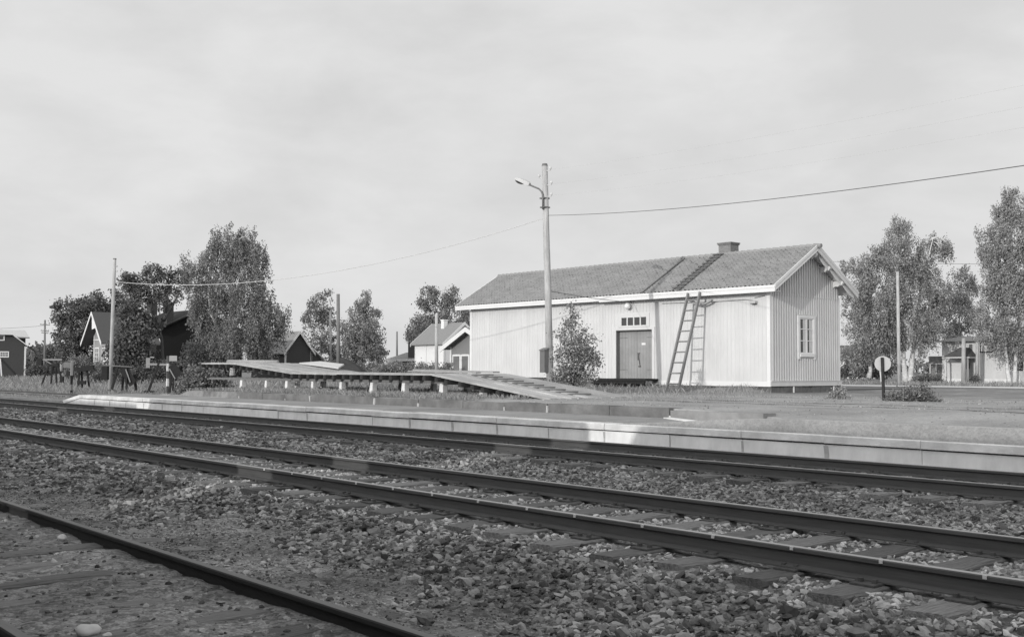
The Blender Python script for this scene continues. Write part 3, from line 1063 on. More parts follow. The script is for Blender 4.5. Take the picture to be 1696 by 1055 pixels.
# roof hardware
sm = MB()
d_ = Vector((0, RID + .47, 6.58 - 4.74)).normalized()
n_v = Vector((0, -d_.z, d_.y))
L_ = math.hypot(RID + .47, 6.58 - 4.74)
b0 = Vector((0, -.47, 4.74))
def on_roof(x, t, h):
    return Vector((x, 0, 0)) + b0 + d_ * (t * L_) + n_v * h
sm.bar(on_roof(-6.62, .0, .065), on_roof(-6.62, 1.0, .065), .06, .05, n_v)
sm.build('roof_seam_strip', POLED, wh)
lm = MB()
for xx in (-4.75, -4.38):
    lm.bar(on_roof(xx, -.02, .09), on_roof(xx, .97, .09), .04, .05, n_v)
for i in range(12):
    t = .04 + .92 * i / 11
    lm.bar(on_roof(-4.86, t, .13), on_roof(-4.27, t, .13), .07, .035, n_v)
lm.build('roof_ladder', mat('sooty_ladder_wood', .12, .25, 6.0), wh)
cx0, cx1 = -4.74, -4.06
ch = MB().box(cx0, cx1, 2.75, 3.35, 6.2, 7.06).build('chimney', BRICK, wh)
cb = MB()
for i in range(10):
    z = 6.30 + i * .078
    cb.box(cx0 - .004, cx1 + .004, 2.746, 3.354, z, z + .058)
cb.build('brick_course', BRICK, ch)
MB().box(cx0 - .035, cx1 + .035, 2.71, 3.39, 7.06, 7.12).box(cx0 - .06, cx1 + .06, 2.69, 3.41, 7.12, 7.17).build('chimney_cap', CONCD, ch)
# door
dr = MB().box(DX0 + .02, (DX0 + DX1) / 2 - .006, .20, .25, DZ0, DZ1 - .02).box((DX0 + DX1) / 2 + .006, DX1 - .0, .20, .25, DZ0, DZ1 - .02).build('door', GREY_DOOR, wh)
MB().box(-7.50, -7.36, .165, .199, 2.02, 2.06).box(-7.47, -7.40, .16, .199, 1.72, 2.02).box(-7.44, -7.30, .17, .199, 1.40, 1.46).bar((-7.43, .18, 1.95), (-7.34, .18, 1.44), .03, .03).build('door_latch', mat('worn_latch_iron', .10, .2, 8.0), dr)
MB().box(-7.24, -7.00, .185, .198, 2.42, 2.52).build('notice', WHITE_TRIM, dr)
MB().box(DX0 + .002, DX0 + .03, -.03, .199, DZ0, DZ1 - .03).box(DX0 + .03, DX1 - .002, -.03, .199, DZ1 - .03, DZ1 - .002).build('shaded_door_lining', METALG, wh)  # grey-painted jamb and lintel lining; the reveal's shade is put into its dark colour
hg = MB()
for zz in (1.25, 2.75):
    hg.box(DX0 + .06, DX0 + .52, .19, .199, zz, zz + .05).box(DX1 - .52, DX1 - .06, .19, .199, zz, zz + .05)
for k in range(1, 12):
    xx = DX0 + .02 + (DX1 - DX0 - .02) * k / 12
    hg.box(xx - .004, xx + .004, .196, .1995, DZ0, DZ1 - .04)
hg.build('door_ironwork', mat('worn_door_iron', .2, .3, 8.0), dr)
fr = MB().box(DX0 - .16, DX0, -.04, .26, DZ0, DZ1 + .12).box(DX1, DX1 + .16, -.04, .26, DZ0, DZ1 + .12).box(DX0, DX1, -.04, .26, DZ1, DZ1 + .12)
fr.build('door_frame', WHITE, wh)
tw = MB().box(-8.52, -6.58, -.035, .02, 3.26, 3.34).box(-8.52, -6.58, -.035, .02, 3.71, 3.90).box(-8.52, -8.31, -.035, .02, 3.34, 3.71).box(-6.77, -6.58, -.035, .02, 3.34, 3.71)
for xx in (-7.95, -7.54, -7.13):
    tw.box(xx - .035, xx + .035, -.035, .02, 3.34, 3.71)
tw = tw.build('transom_window', WHITE, wh)
MB().box(-8.31, -6.77, -.012, -.004, 3.34, 3.71).build('pane', GLASS, tw)
# gable window
wy0, wy1, wz0, wz1 = 2.08, 3.12, 1.98, 3.50
wf = MB().box(.0, .075, wy0 - .14, wy0, wz0 - .24, wz1 + .12).box(.0, .075, wy1, wy1 + .14, wz0 - .24, wz1 + .12).box(.0, .08, wy0, wy1, wz1, wz1 + .12).box(.0, .10, wy0, wy1, wz0 - .14, wz0)
wf = wf.build('window', WHITE_TRIM, wh)
s_ = MB()
ym = (wy0 + wy1) / 2
for a, b in ((wy0, wy0 + .05), (wy1 - .05, wy1), (ym - .05, ym + .05)):
    s_.box(.03, .06, a, b, wz0, wz1)
for a, b in ((wz0, wz0 + .05), (wz1 - .05, wz1), (wz0 + .53, wz0 + .565), (wz0 + 1.03, wz0 + 1.065)):
    s_.box(.031, .055, wy0 + .05, ym - .05, a, b)
    s_.box(.031, .055, ym + .05, wy1 - .05, a, b)
s_.build('sash', WHITE_TRIM, wf)
MB().box(.010, .036, wy0, wy1, wz0, wz1).build('pane', GLASS, wf)
MB().box(.036, .038, wy0 + .26, ym - .06, wz0 + .06, wz1 - .06).box(.036, .038, ym + .2, wy1 - .05, wz0 + .06, wz1 - .06).build('curtain', mat('net_curtain', .5, .1, 6.0), wf)
# loading step
ls = MB().box(-9.75, -6.08, -.85, .0, .76, .865, .004).box(-9.5, -9.3, -.7, -.1, .2, .76).box(-7.0, -6.8, -.7, -.1, .2, .76)
ls.box(-9.6, -6.2, -.80, -.72, .62, .76).box(-9.3, -7.0, -.5, -.3, .2, .76)
ls.build('loading_step', TAR, wh)
# lamps
gl = MB().sphere((-7.77, -.20, 4.24), .155, 14, 10).build('wall_globe_lamp', GLOBE, wh, smooth=True)
MB().tube([(-7.77, -.0, 4.30), (-7.77, -.14, 4.33), (-7.77, -.18, 4.38)], .03, 8).tube([(-7.77, -.05, 4.24), (-7.77, -.02, 4.24)], .17, 14).build('lamp_bracket', METALP, gl)
fl = MB().box(-.86, -.58, -.22, -.02, 4.06, 4.16).build('wall_flood_lamp', METALP, wh)
MB().box(-.83, -.61, -.2, -.05, 4.035, 4.06).build('lamp_glass', GLASS, fl)
MB().tube([(-5.8, -.05, 4.28), (-3.0, -.045, 4.22), (-1.2, -.05, 4.24), (-.72, -.05, 4.17)], .010, 5).tube([(-.72, -.05, 4.3), (-.2, -.05, 4.36)], .010, 5).build('wall_cable', CABLE, wh)

# wooden ladder leaning on the eave
ld = thing('wooden_ladder', 'tall grey wooden ladder leaning against the eave of the pale shed', 'ladder', W0, WROT)
LA, LB = (Vector((-3.80, -2.15, .30)), Vector((-3.88, -.53, 4.62))), (Vector((-3.14, -2.15, .30)), Vector((-3.22, -.53, 4.64)))
upl = (LA[1] - LA[0]).normalized()
for (a, b) in (LA, LB):
    MB().bar(a, b, .075, .12, (0, 1, 0)).build('side_rail', LADDER, ld)
for i in range(9):
    t = .085 + i * .105
    pa, pb = LA[0].lerp(LA[1], t), LB[0].lerp(LB[1], t)
    MB().bar(pa, pb, .045, .05, upl).build('rung', LADDER, ld)
hb = MB()
pts = []
for i in range(9):
    t = i / 8
    pts.append(wpt(-3.9 + 1.15 * t, -.34 + .04 * t, 4.30 - .17 * math.sin(math.pi * t) - .02 * t))
for a, b in zip(pts[:-1], pts[1:]):
    hb.bar(a, b, .16, .07)
tag(hb.build('curved_board', OLDWOOD), 'curved board slung under the eave behind the ladder', 'board')

# ------------------------------------------------------------------ lamp pole
LPY = 28.7
LP0 = at_y(911.5, 645, LPY)
lp = thing('lamp_pole', 'tall pale wooden pole with street lamp arm and grey box by the ramp', 'lamp pole', LP0)
def L(px, py, y=None):
    p = at_y(px, py, y or LPY)
    return p - LP0
MB().tube([(0, 0, -.1), L(907.5, 480), L(904.5, 380), L(902.2, 274)], [.145, .135, .126, .112], 14).build('pole', POLEW, lp, smooth=True)
MB().tube([L(902.2, 275), L(902.2, 271.5)], [.124, .10], 14).build('pole_cap', METALG, lp)
ya = LPY - .18
arm = MB().tube([L(899.2, 347, ya), L(899, 330, ya), L(898.6, 322, ya), L(896.5, 317, ya), L(892.5, 313, ya), L(884, 309.5, ya), L(876, 306, ya)], .034, 8).build('lamp_arm', METALG, lp, smooth=True)
a, b = L(877.5, 306.2, ya), L(854.5, 297.5, ya)
dr_ = (b - a).normalized()
hd = MB()
n_ = 12
side = dr_.cross(UP).normalized()
nrm_ = side.cross(dr_).normalized()
rows = []
for t, w, h0, h1 in ((0, .06, -.04, .06), (.12, .11, -.065, .10), (.42, .13, -.025, .11), (.7, .18, .0, .11), (.92, .16, .01, .08), (1.0, .06, .02, .04)):
    c = a.lerp(b, t)
    rows.append([c - side * w + nrm_ * h0, c + side * w + nrm_ * h0, c + side * w * .75 + nrm_ * h1, c - side * w * .75 + nrm_ * h1])
vs = [p for r in rows for p in r]
fs = [(0, 1, 2, 3), tuple(20 + k for k in (3, 2, 1, 0))]
for i in range(5):
    for k in range(4):
        fs.append((i * 4 + k, i * 4 + (k + 1) % 4, i * 4 + 4 + (k + 1) % 4, i * 4 + 4 + k))
hd = hd.add(vs, fs).build('lamp_head', METALP, lp)
c = a.lerp(b, .68)
bowl = MB().sphere((0, 0, 0), 1, 12, 8)
bowl.v = [tuple(c + dr_ * (x * .31) + side * (y * .15) + nrm_ * (min(z, .1) * .12)) for x, y, z in bowl.v]
bowl.build('lamp_bowl', mat('smoky_lamp_bowl', .05, .1, 3.0, rough=.15, spec=.6), hd, smooth=True)
for px_, py_ in ((903.6, 344), (903, 329)):
    MB().box(-.128, .128, -.19, .128, -.025, .025).build('clamp', METALG, lp, loc=L(px_, py_))
for px, py in ((911.5, 282.5), (913, 306.5), (913, 325.5), (893, 295.5)):
    p = L(px, py)
    q = L(902.5, py + 1)
    ins = MB().tube([q, p, p + Vector((0, 0, .05))], .016, 6).sphere(p + Vector((0, 0, .09)), .05, 8, 6, 1, 1, 1.4)
    ins.build('insulator', PORC, lp)
bx = MB().box(-.14, .14, -.34, -.14, 0, .88).add([(-.16, -.37, .88), (.16, -.37, .88), (.16, -.13, .97), (-.16, -.13, .97), (-.16, -.37, .85), (.16, -.37, .85), (.16, -.13, .89), (-.16, -.13, .89)], [(0, 1, 2, 3), (7, 6, 5, 4), (0, 4, 5, 1), (1, 5, 6, 2), (2, 6, 7, 3), (3, 7, 4, 0)])
bx.build('junction_box', METALG, lp, loc=L(908.6, 617))

# ------------------------------------------------------------------ poles, wires
def pole(name, label, cat, base, top, r0, r1, m, group=None):
    t = thing(name, label, cat, base, 0, group)
    MB().tube([(0, 0, -.2), (top - base) * .5, top - base], [r0, (r0 + r1) / 2, r1], 10).build('pole', m, t, smooth=True)
    return t
b_ = at_z(182, 650, -.05)
dleft = (b_ - CAM).dot(fwd)
t_ = at(190, 429, dleft)
plft = pole('utility_pole', 'leaning grey wooden pole standing among the point levers at the tree line', 'utility pole', b_, t_, .115, .085, POLEW)
MB().tube([(t_ - b_) + Vector((0, 0, -.02)), (t_ - b_) + Vector((0, 0, .03))], [.10, .09], 10).build('pole_cap', METALG, plft)
for py in (441, 449, 467):
    ins = MB()
    p = at(193.5, py, dleft) - b_
    ins.tube([at(190, py + 1, dleft) - b_, p], .015, 5).sphere(p, .05, 8, 6)
    ins.build('insulator', PORC, plft)

def far_pole(px0, py0, px1, py1, depth, r, label, m, arms=(), name='utility_pole', group=None):
    b, t = at(px0, py0, depth), at(px1, py1, depth)
    o = pole(name, label, 'utility pole', b, t, r, r * .8, m, group)
    for (py, half) in arms:
        f_ = (py - py0) / (py1 - py0)
        px = px0 + (px1 - px0) * f_
        MB().bar(at(px - half, py - .5, depth) - b, at(px + half, py + .5, depth) - b, .12, .12).build('cross_arm', m, o)
        for k in (-.9, -.3, .3, .9):
            q = at(px + half * k, py - 1.6, depth) - b
            MB().sphere(q, .10, 6, 5).build('insulator', PORC, o)
    return o
far_pole(73.5, 620, 74.5, 530, 170, .17, 'far telegraph pole with three cross arms beside the tracks', POLED, ((538, 8), (548, 6.5), (551.5, 5.5)))
far_pole(102, 612, 102, 578, 150, .2, 'short pale pole in front of the far woods left of the bushy trees', POLEW)
far_pole(560.5, 622, 560, 487, 62, .12, 'brown pole between the two far birches behind the loading ramp', POLED)
far_pole(547.5, 600, 547, 515, 120, .13, 'thin pale pole seen against the left far birch', POLEW)
far_pole(723, 622, 723, 520, 58, .10, 'pale pole in front of the small white cottage', POLEW)
far_pole(657.5, 590, 657.5, 549, 160, .14, 'thin distant mast above the low flat-roofed building', POLED, name='mast')
p_ = far_pole(1489.5, 637, 1486.5, 450, 72, .115, 'pale pole before the birches right of the shed', POLEW)
far_pole(1596, 633, 1596, 560, 87.6, .19, 'pale grey pole left of the entrance of the white house', POLEW)
far_pole(1618, 633, 1619, 566, 87, .15, 'grey pole right of the entrance of the white house', POLEW)
far_pole(1500.5, 628, 1499, 585, 98, .06, 'thin post beside the garden gate', POLEW, name='post')

def cable(label, pts, r, m=CABLE, sag=0.0, n=24, name='overhead_cable', group='overhead cables'):
    a, b = Vector(pts[0]), Vector(pts[1])
    ps = []
    for i in range(n + 1):
        t = i / n
        ps.append(a.lerp(b, t) - UP * (sag * 4 * t * (1 - t)))
    o = MB().tube(ps, r, 5).build(name, m)
    return tag(o, label, 'cable', group)
pl_wire = at_y(903.5, 361, LPY)
lft = at(193, 467, dleft)
cable('sagging pale cable from the leaning left pole to the tall lamp pole', (lft, pl_wire), .016, CABLEP, 1.05)
cable('dark cable rising from the lamp pole out past the roof on the right', (at_y(908, 357, LPY), at(1760, 265, 20)), .010, CABLE, .22)
cable('short dark cable from the lamp pole down to the shed front', (at_y(911, 482, LPY), wpt(-7.6, -.06, 4.42)), .012, CABLE, .06)
for i, (px, py, ex, ey) in enumerate(((911.5, 281, 1760, 128), (913, 305, 1760, 165), (913, 324, 1760, 200))):
    lab = ('uppermost faint wire from the lamp pole insulators', 'middle faint wire from the lamp pole insulators', 'lowest faint wire from the lamp pole insulators')[i]
    cable(lab, (at_y(px, py, LPY), at(ex, ey, 21)), .0026, CABLEP, .15, name='overhead_wire')
cable('thin wire level with the gable running to the right-hand birches', (at(1368, 433, 70), at(1760, 436, 70)), .012, CABLE, .1, name='overhead_wire')
cable('thin wire from the pole top into the birches right of the shed', (at(1487, 451, 72), at(1540, 431, 78)), .014, CABLE, .1, name='overhead_wire')
cable('faint wire running off left from the far telegraph pole', (at(74, 539, 170), at(-60, 544, 150)), .02, CABLE, .2, name='overhead_wire')

# round sign seen from behind
sg = thing('round_sign', 'round pale sign disc seen from behind on a dark leaning post', 'sign', (0, 0, 0))
ds = 28.6
MB().bar(at(1464, 668, ds), at(1461, 592, ds), .062, .062).build('post', DARK, sg)
c = at(1462, 602.5, ds + .06)
dv = (c - CAM).normalized()
MB().tube([c, c + dv * .012], [.205, .205], 28).build('disc', mat('pale_sign_back', .44, .06, 6.0, rough=.6), sg)
pr = MB().bar(at(1460.5, 632, ds + .2), at(1458, 611, ds + .15), .045, .045)
pr.build('stay', WHITE_TRIM, sg)


# ------------------------------------------------------------------ far houses
def gable_house(name, label, org, w, d, wall_h, roof_h, ridge, wm, rm, tm=None, over=.4, rot=0.0, base=-.3, cat='house', boards=True):
    """walls from (0,0) to (w,d) in the house's own frame, ridge along its x or y"""
    h = thing(name, label, cat, org, rot)
    m = MB()
    if ridge == 'x':
        m.prism([(0, base), (d, base), (d, wall_h), (d / 2, wall_h + roof_h), (0, wall_h)], 'x', 0, w)
    else:
        m.prism([(0, base), (w, base), (w, wall_h), (w / 2, wall_h + roof_h), (0, wall_h)], 'y', 0, d)
    m.build('wall', wm, h)
    half = d / 2 if ridge == 'x' else w / 2
    k = roof_h / half
    th = .12
    r = MB()
    for s in (-1, 1):
        lo = half + s * (half + over)
        poly = [(lo, wall_h - k * over + .02), (half, wall_h + roof_h + .02), (half, wall_h + roof_h + .02 + th), (lo, wall_h - k * over + .02 + th)]
        if ridge == 'x':
            r.prism(poly, 'x', -over, w + over)
        else:
            r.prism(poly, 'y', -over, d + over)
    r = r.build('roof', rm, h)
    if tm is not None and boards:
        for e in (0, 1):
            b = MB()
            for s in (-1, 1):
                lo = half + s * (half + over + .02)
                poly = [(lo, wall_h - k * over - .12), (half, wall_h + roof_h - .12), (half, wall_h + roof_h + .16), (lo, wall_h - k * over + .16)]
                if ridge == 'x':
                    xx = (-over - .05, -over - .005) if e == 0 else (w + over + .005, w + over + .05)
                    b.prism(poly, 'x', *xx)
                else:
                    xx = (-over - .05, -over - .005) if e == 0 else (d + over + .005, d + over + .05)
                    b.prism(poly, 'y', *xx)
            b.build('bargeboard', tm, h)
        for xx, yy in ((0, 0), (w, 0), (w, d)):
            MB().box(xx - .09, xx + .04 if xx == 0 else xx + .03, yy - .03, yy + .11, 0, wall_h - .02).build('corner_board', tm, h) if xx == 0 else MB().box(xx - .12, xx + .03, yy - .03 if yy == 0 else yy - .12, yy + .12 if yy == 0 else yy + .03, 0, wall_h - .02).build('corner_board', tm, h)
    return h

def front_window(h, x0, x1, z0, z1, y=0.0, nx_=2, nz_=2, gm=GLASS, tm=WHITE_TRIM, t=.10):
    f = MB().box(x0 - t, x0, y - .06, y + .02, z0 - t, z1 + t).box(x1, x1 + t, y - .06, y + .02, z0 - t, z1 + t).box(x0, x1, y - .06, y + .02, z1, z1 + t).box(x0, x1, y - .07, y + .02, z0 - t, z0)
    for i in range(1, nx_):
        xx = x0 + (x1 - x0) * i / nx_
        f.box(xx - .03, xx + .03, y - .05, y + .02, z0, z1)
    for i in range(1, nz_):
        zz = z0 + (z1 - z0) * i / nz_
        f.box(x0, x1, y - .045, y + .02, zz - .025, zz + .025)
    f = f.build('window', tm, h)
    MB().box(x0, x1, y - .03, y - .01, z0, z1).build('pane', gm, f)
    return f

# dark barn on the far left, set square to the tracks, its boarded wall facing the camera
dA = 120.0
pA = at(42, 620, dA)
phi = math.atan2(rgt.y, rgt.x) + R(24)
hA = thing('wooden_barn', 'dark boarded house at the far left under a pale sheet roof', 'house', pA, phi)
sA = dA / F_PX
def la(px, py):      # picture offsets measured on the wall, in its own metres
    return ((px - 42) * sA * .913, (620 - py) * sA)
MB().prism([la(-70, 628), la(42, 628), la(42, 573), la(18, 555), la(-70, 555)], 'y', 0, 7).build('wall', REDW, hA)
MB().prism([la(18, 554.5), la(45, 573.8), la(45, 572.2), la(18, 552.6)], 'y', -.35, 7.3).build('bargeboard', WHITE_TRIM, hA)
x0, z0 = la(-72, 555)
x1, _ = la(19, 555)
zr = la(0, 541)[1]
MB().add([(x0, -.5, z0), (x1, -.5, z0), (x1 - 1.5, 3.5, zr), (x0, 3.5, zr), (x0, 7.5, z0), (x1, 7.5, z0)], [(0, 1, 2, 3), (3, 2, 5, 4), (1, 5, 2), (0, 3, 4), (0, 4, 5, 1)]).build('roof', ROOFL, hA)
xb0, zb0 = la(0, 556)
xb1, zb1 = la(48, 556)
MB().add([(xb0, 6.2, zb0), (xb1, 6.2, zb0), (xb1 - .5, 10, la(0, 542)[1]), (xb0, 10, la(0, 542)[1]), (xb0, 6.4, zb0 - .12), (xb1, 6.4, zb0 - .12)], [(0, 1, 2, 3), (4, 5, 1, 0)]).build('roof', ROOFL, hA)
MB().box(la(20, 0)[0], la(41, 0)[0], 7.02, 12, 0, zb0 - .02).build('wall', REDW, hA)
MB().box(-.16, .02, -.05, .1, -.2, la(0, 574)[1]).build('corner_board', WHITE_TRIM, hA)
pz = la(0, 572)[1]
MB().add([(.0, -.1, pz), (.95, -.1, pz - .75), (.95, .9, pz - .75), (0, .9, pz), (.0, -.1, pz + .14), (.95, -.1, pz - .60), (.95, .9, pz - .60), (0, .9, pz + .14)], [(3, 2, 1, 0), (4, 5, 6, 7), (0, 1, 5, 4), (1, 2, 6, 5), (2, 3, 7, 6)]).build('porch_roof', TAR, hA)
a_, b__ = la(-3, 590.5), la(13, 584)
front_window(hA, a_[0], b__[0] - .05, a_[1], b__[1], nx_=5, nz_=2, t=.12)
a_, b__ = la(-3, 563), la(4.5, 557)
front_window(hA, a_[0], b__[0], a_[1], b__[1], nx_=1, nz_=1, t=.12)
pol = MB().bar(at(2.5, 623, dA - 2), at(.2, 594, dA - 1), .12, .12)
tag(pol.build('leaning_pole', WHITE_TRIM), 'short white pole leaning on the dark boarded house', 'pole')

# ochre house with white gable boards behind the left pole
dB = 100
pB = at(155, 622, dB)
hB = gable_house('ochre_house', 'small house with white gable boards and white windows among the left trees', pB, 3.4, 3.6, 3.75, 1.85, 'y', MIDW, ROOFD, WHITE_TRIM, .9)
front_window(hB, .42, 1.25, 1.35, 2.45, nx_=2, nz_=3, gm=GLASSP)
front_window(hB, 2.25, 3.05, 1.35, 2.45, nx_=2, nz_=3, gm=GLASSP)
MB().add([(1.7, -.86, 5.3), (2.55, -.86, 4.25), (1.75, -.86, 4.15), (1.7, -.82, 5.3), (2.55, -.82, 4.25), (1.75, -.82, 4.15)], [(0, 2, 1), (3, 4, 5), (0, 1, 4, 3), (1, 2, 5, 4), (2, 0, 3, 5)]).build('gable_ornament', WHITE_TRIM, hB)
MB().box(-.05, 3.45, -.06, -.005, 3.2, 3.3).build('moulding', WHITE, hB)

# dark house with two chimneys deep in the trees
dC = 108
pC = at(258, 620, dC)
hC = gable_house('dark_house', 'dark house with two brick chimneys almost swallowed by the left trees', Vector((pC.x - 9, pC.y, pC.z)), 9, 9.2, 4.4, 2.1, 'x', TAR, TAR, None, .5)
for (px, py, wd) in ((252, 497, 1.0), (279, 503, 1.0)):
    q = at(px, py, dC + 2.2) - Vector((pC.x - 9, pC.y, pC.z))
    c_ = MB().box(q.x - wd / 2, q.x + wd / 2, q.y - .35, q.y + .35, 4.5, q.z).build('chimney', BRICKD, hC)
    MB().box(q.x - wd / 2 - .08, q.x + wd / 2 + .08, q.y - .43, q.y + .43, q.z, q.z + .15).build('chimney_cap', BRICKD, c_)

# dark barn with pale corner boards behind the loading ramp
dD = 120
pD = at(472, 622, dD)
hD = gable_house('dark_barn', 'dark windowless barn with pale corner boards behind the loading ramp', Vector((pD.x - 8, pD.y, pD.z)), 8, 3.25, 2.72, 2.05, 'x', REDW, ROOFG, WHITE, .32)
MB().prism([(3.25, -.3), (4.5, -.3), (4.5, 1.95), (3.25, 3.0)], 'x', 1, 7.9).build('lean_to', REDW, hD)
MB().prism([(3.2, 3.02), (5.0, 1.60), (5.0, 1.75), (3.2, 3.17)], 'x', .8, 8.3).build('lean_to_roof', WHITE, hD)
MB().box(7.8, 8.03, 3.17, 3.32, 0, 3.0).build('corner_board', WHITE, hD)

# white cottage behind the shed
dE = 105
pE = at(688, 622, dE)
hE = gable_house('white_cottage', 'small white cottage with grey roof and chimney left of the long shed', pE, 4.5, 4.4, 3.15, 1.75, 'x', WHITE_TRIM, ROOFG, WHITE_TRIM, .35)
ce = MB().box(2.05, 2.5, 1.5, 1.95, 3.8, 5.25).build('chimney', CONC, hE)
MB().box(2.0, 2.55, 1.45, 2.0, 5.25, 5.35).build('chimney_cap', CONC, ce)
MB().box(1.75, 1.82, -.03, 0, 0, 3.1).build('board_joint', WHITE, hE)
fw = MB().box(4.5, 4.53, 1.6, 2.5, 3.3, 3.9).build('gable_vent', WHITE_TRIM, hE)

# low outbuilding with double doors beside the shed end
dF = 66
pF = at(747, 622, dF)
hF = gable_house('double_door_shed', 'low grey shed with white-framed double doors beside the long building', pF, 4.0, 5, 1.75, .95, 'y', mat('grey_boards', .20, .1, 4.0, (8, 8, .5)), ROOFG, WHITE_TRIM, .45)
for x0 in (.28, 1.12):
    d_o = MB().box(x0 - .08, x0, -.06, 0, .0, 1.25).box(x0 + .62, x0 + .74, -.06, 0, .0, 1.25).box(x0, x0 + .62, -.06, 0, 1.16, 1.27).build('door', WHITE_TRIM, hF)
    MB().box(x0, x0 + .62, -.03, -.002, 0, 1.16).build('door_panel', METALG, d_o)

# low flat-roofed building with a block chimney
dG = 135
pG = at(640, 622, dG)
hG = thing('flat_roofed_building', 'low white flat-roofed building with a square chimney left of the cottage', 'building', pG)
MB().box(0, 5.6, 0, 6, -.3, 1.7).build('wall', WHITE, hG)
MB().box(4.0, 7.2, -.35, -.02, -.3, 1.72).build('annex_wall', REDW, hG)
MB().box(-.4, 7.6, -.5, 6.5, 1.75, 2.0).build('roof', WHITE_TRIM, hG)
MB().prism([(0, 2.0), (6.4, 2.0), (3.2, 2.9)], 'x', -.3, 7).build('roof_ridge', ROOFG, hG)
MB().box(3.9, 5.4, .5, 2.0, 2.0, 4.1).build('chimney', BRICKD, hG)

# white house with an entrance canopy on the right
dH = 91
pH = at(1561, 634, dH)
hH = thing('white_house', 'white house with entrance canopy half hidden by the right-hand birches', 'house', pH)
MB().box(0, 12, 0, 8, -.3, 3.45).build('wall', WHITE, hH)
MB().box(0, 12, -.03, -.002, -.3, .35).build('plinth', CONC, hH)
MB().add([(-.5, -.6, 3.4), (12.5, -.6, 3.4), (12.5, 4, 3.95), (-.5, 4, 3.95), (12.5, 8.6, 3.4), (-.5, 8.6, 3.4)], [(0, 1, 2, 3), (3, 2, 4, 5), (0, 3, 5), (1, 4, 2), (0, 5, 4, 1)]).build('roof', ROOFG, hH)
cp = MB().add([(.85, -1.5, 2.12), (3.1, -1.5, 2.12), (3.1, .0, 2.12), (.85, 0, 2.12), (1.95, -.75, 2.9), (2.4, 0, 2.9), (1.5, 0, 2.9)], [(0, 1, 4), (1, 2, 5, 4), (0, 4, 6, 3), (0, 3, 2, 1), (4, 5, 6)]).build('canopy', ROOFD, hH)
MB().box(.8, 3.15, -1.55, -.02, 2.03, 2.11).build('canopy_board', WHITE_TRIM, cp)
for x0 in (1.0, 2.85):
    MB().box(x0, x0 + .12, -1.45, -1.33, 0, 2.03).build('canopy_post', WHITE, cp)
do = MB().box(1.75, 2.75, -.05, -.003, .15, 2.0).build('door', MIDW, hH)
MB().box(1.95, 2.4, -.07, -.051, 1.15, 1.65).build('door_pane', GLASS, do)
front_window(hH, 3.35, 4.25, 2.55, 3.25, nx_=1, nz_=1, gm=mat('curtained_glass', .55, .3, 2.2), tm=TAR, t=.08)
front_window(hH, 6.25, 6.75, .95, 1.7, nx_=1, nz_=1, tm=WHITE)
MB().box(6.0, 7.0, -1.2, -.01, -.2, 1.0).build('porch_step', CONC, hH)
# fence beside it
fe = thing('garden_fence', 'pale board fence running left from the white house', 'fence', (0, 0, 0))
for k in range(5):
    p = at(1520 + k * 10.2, 634, 92)
    q = at(1520 + k * 10.2, 602, 92)
    MB().bar(p, q, .09, .09).build('fence_post', WHITE, fe)
MB().bar(at(1520, 602.5, 92), at(1561, 602.5, 92), .08, .08).build('top_rail', WHITE_TRIM, fe)
gb = MB()
for k in range(12):
    gb.bar(at(1540 + k * 1.75, 633, 92.1), at(1540 + k * 1.75, 590, 92.1), .13, .03)
gb.build('fence_boards', mat('grey_fence', .26, .15, 5.0), fe)

# small white outbuilding seen past the gable
dI = 120
hI = gable_house('white_outbuilding', 'white outbuilding glimpsed just past the gable of the shed', at(1378, 622, dI), 3.2, 4, 2.1, 1.1, 'x', WHITE, ROOFD, WHITE_TRIM, .3)

# dark heap of peat behind the ramp
hp_ = MB()
pb = at(566, 622, 78)
n_, k_ = 30, 10
vs = []
for i in range(k_ + 1):
    rr = i / k_
    for j in range(n_):
        t = 2 * math.pi * j / n_
        wv = 1 + .10 * math.sin(3 * t + 1) + .06 * math.sin(7 * t)
        vs.append((math.cos(t) * rr * 1.9 * wv, math.sin(t) * rr * 2.2 * wv, (1 - rr ** 1.5) * 1.25 + .06 * math.sin(5 * t + rr * 9) * rr + .04 * random.random()))
hp_.add(vs, [(i * n_ + j, (i + 1) * n_ + j, (i + 1) * n_ + (j + 1) % n_, i * n_ + (j + 1) % n_) for i in range(k_) for j in range(n_)])
ob = hp_.build('soil_heap', HEAP, loc=pb)
tag(ob, 'dark heap of soil behind the loading ramp by the brown pole', 'heap')

# pale gravel road across the far yard, and a paved apron, as thin sheets
def sheet(name, pts, m, dz=.02, n=24):
    mb = MB()
    (x0, ya, yb), (x1, yc, yd) = pts
    for i in range(n + 1):
        t = i / n
        x = x0 + (x1 - x0) * t
        a, b = ya + (yc - ya) * t, yb + (yd - yb) * t
        mb.v += [(x, a, float(ground_z(x, a)) + dz), (x, b, float(ground_z(x, b)) + dz)]
    mb.f = [(2 * i, 2 * i + 2, 2 * i + 3, 2 * i + 1) for i in range(n)]
    return struct(mb.build(name, m))
sheet('road', ((-75, 60, 66), (20, 61, 67)), mat('pale_gravel_road', .62, .08, 2.0, rough=.95, stain=.1), .03)
sheet('yard_paving', ((-52, 44, 56), (-31, 40, 56)), mat('dark_worn_asphalt', .17, .15, 1.2, rough=.95, stain=.2, stain_scale=.3), .025)

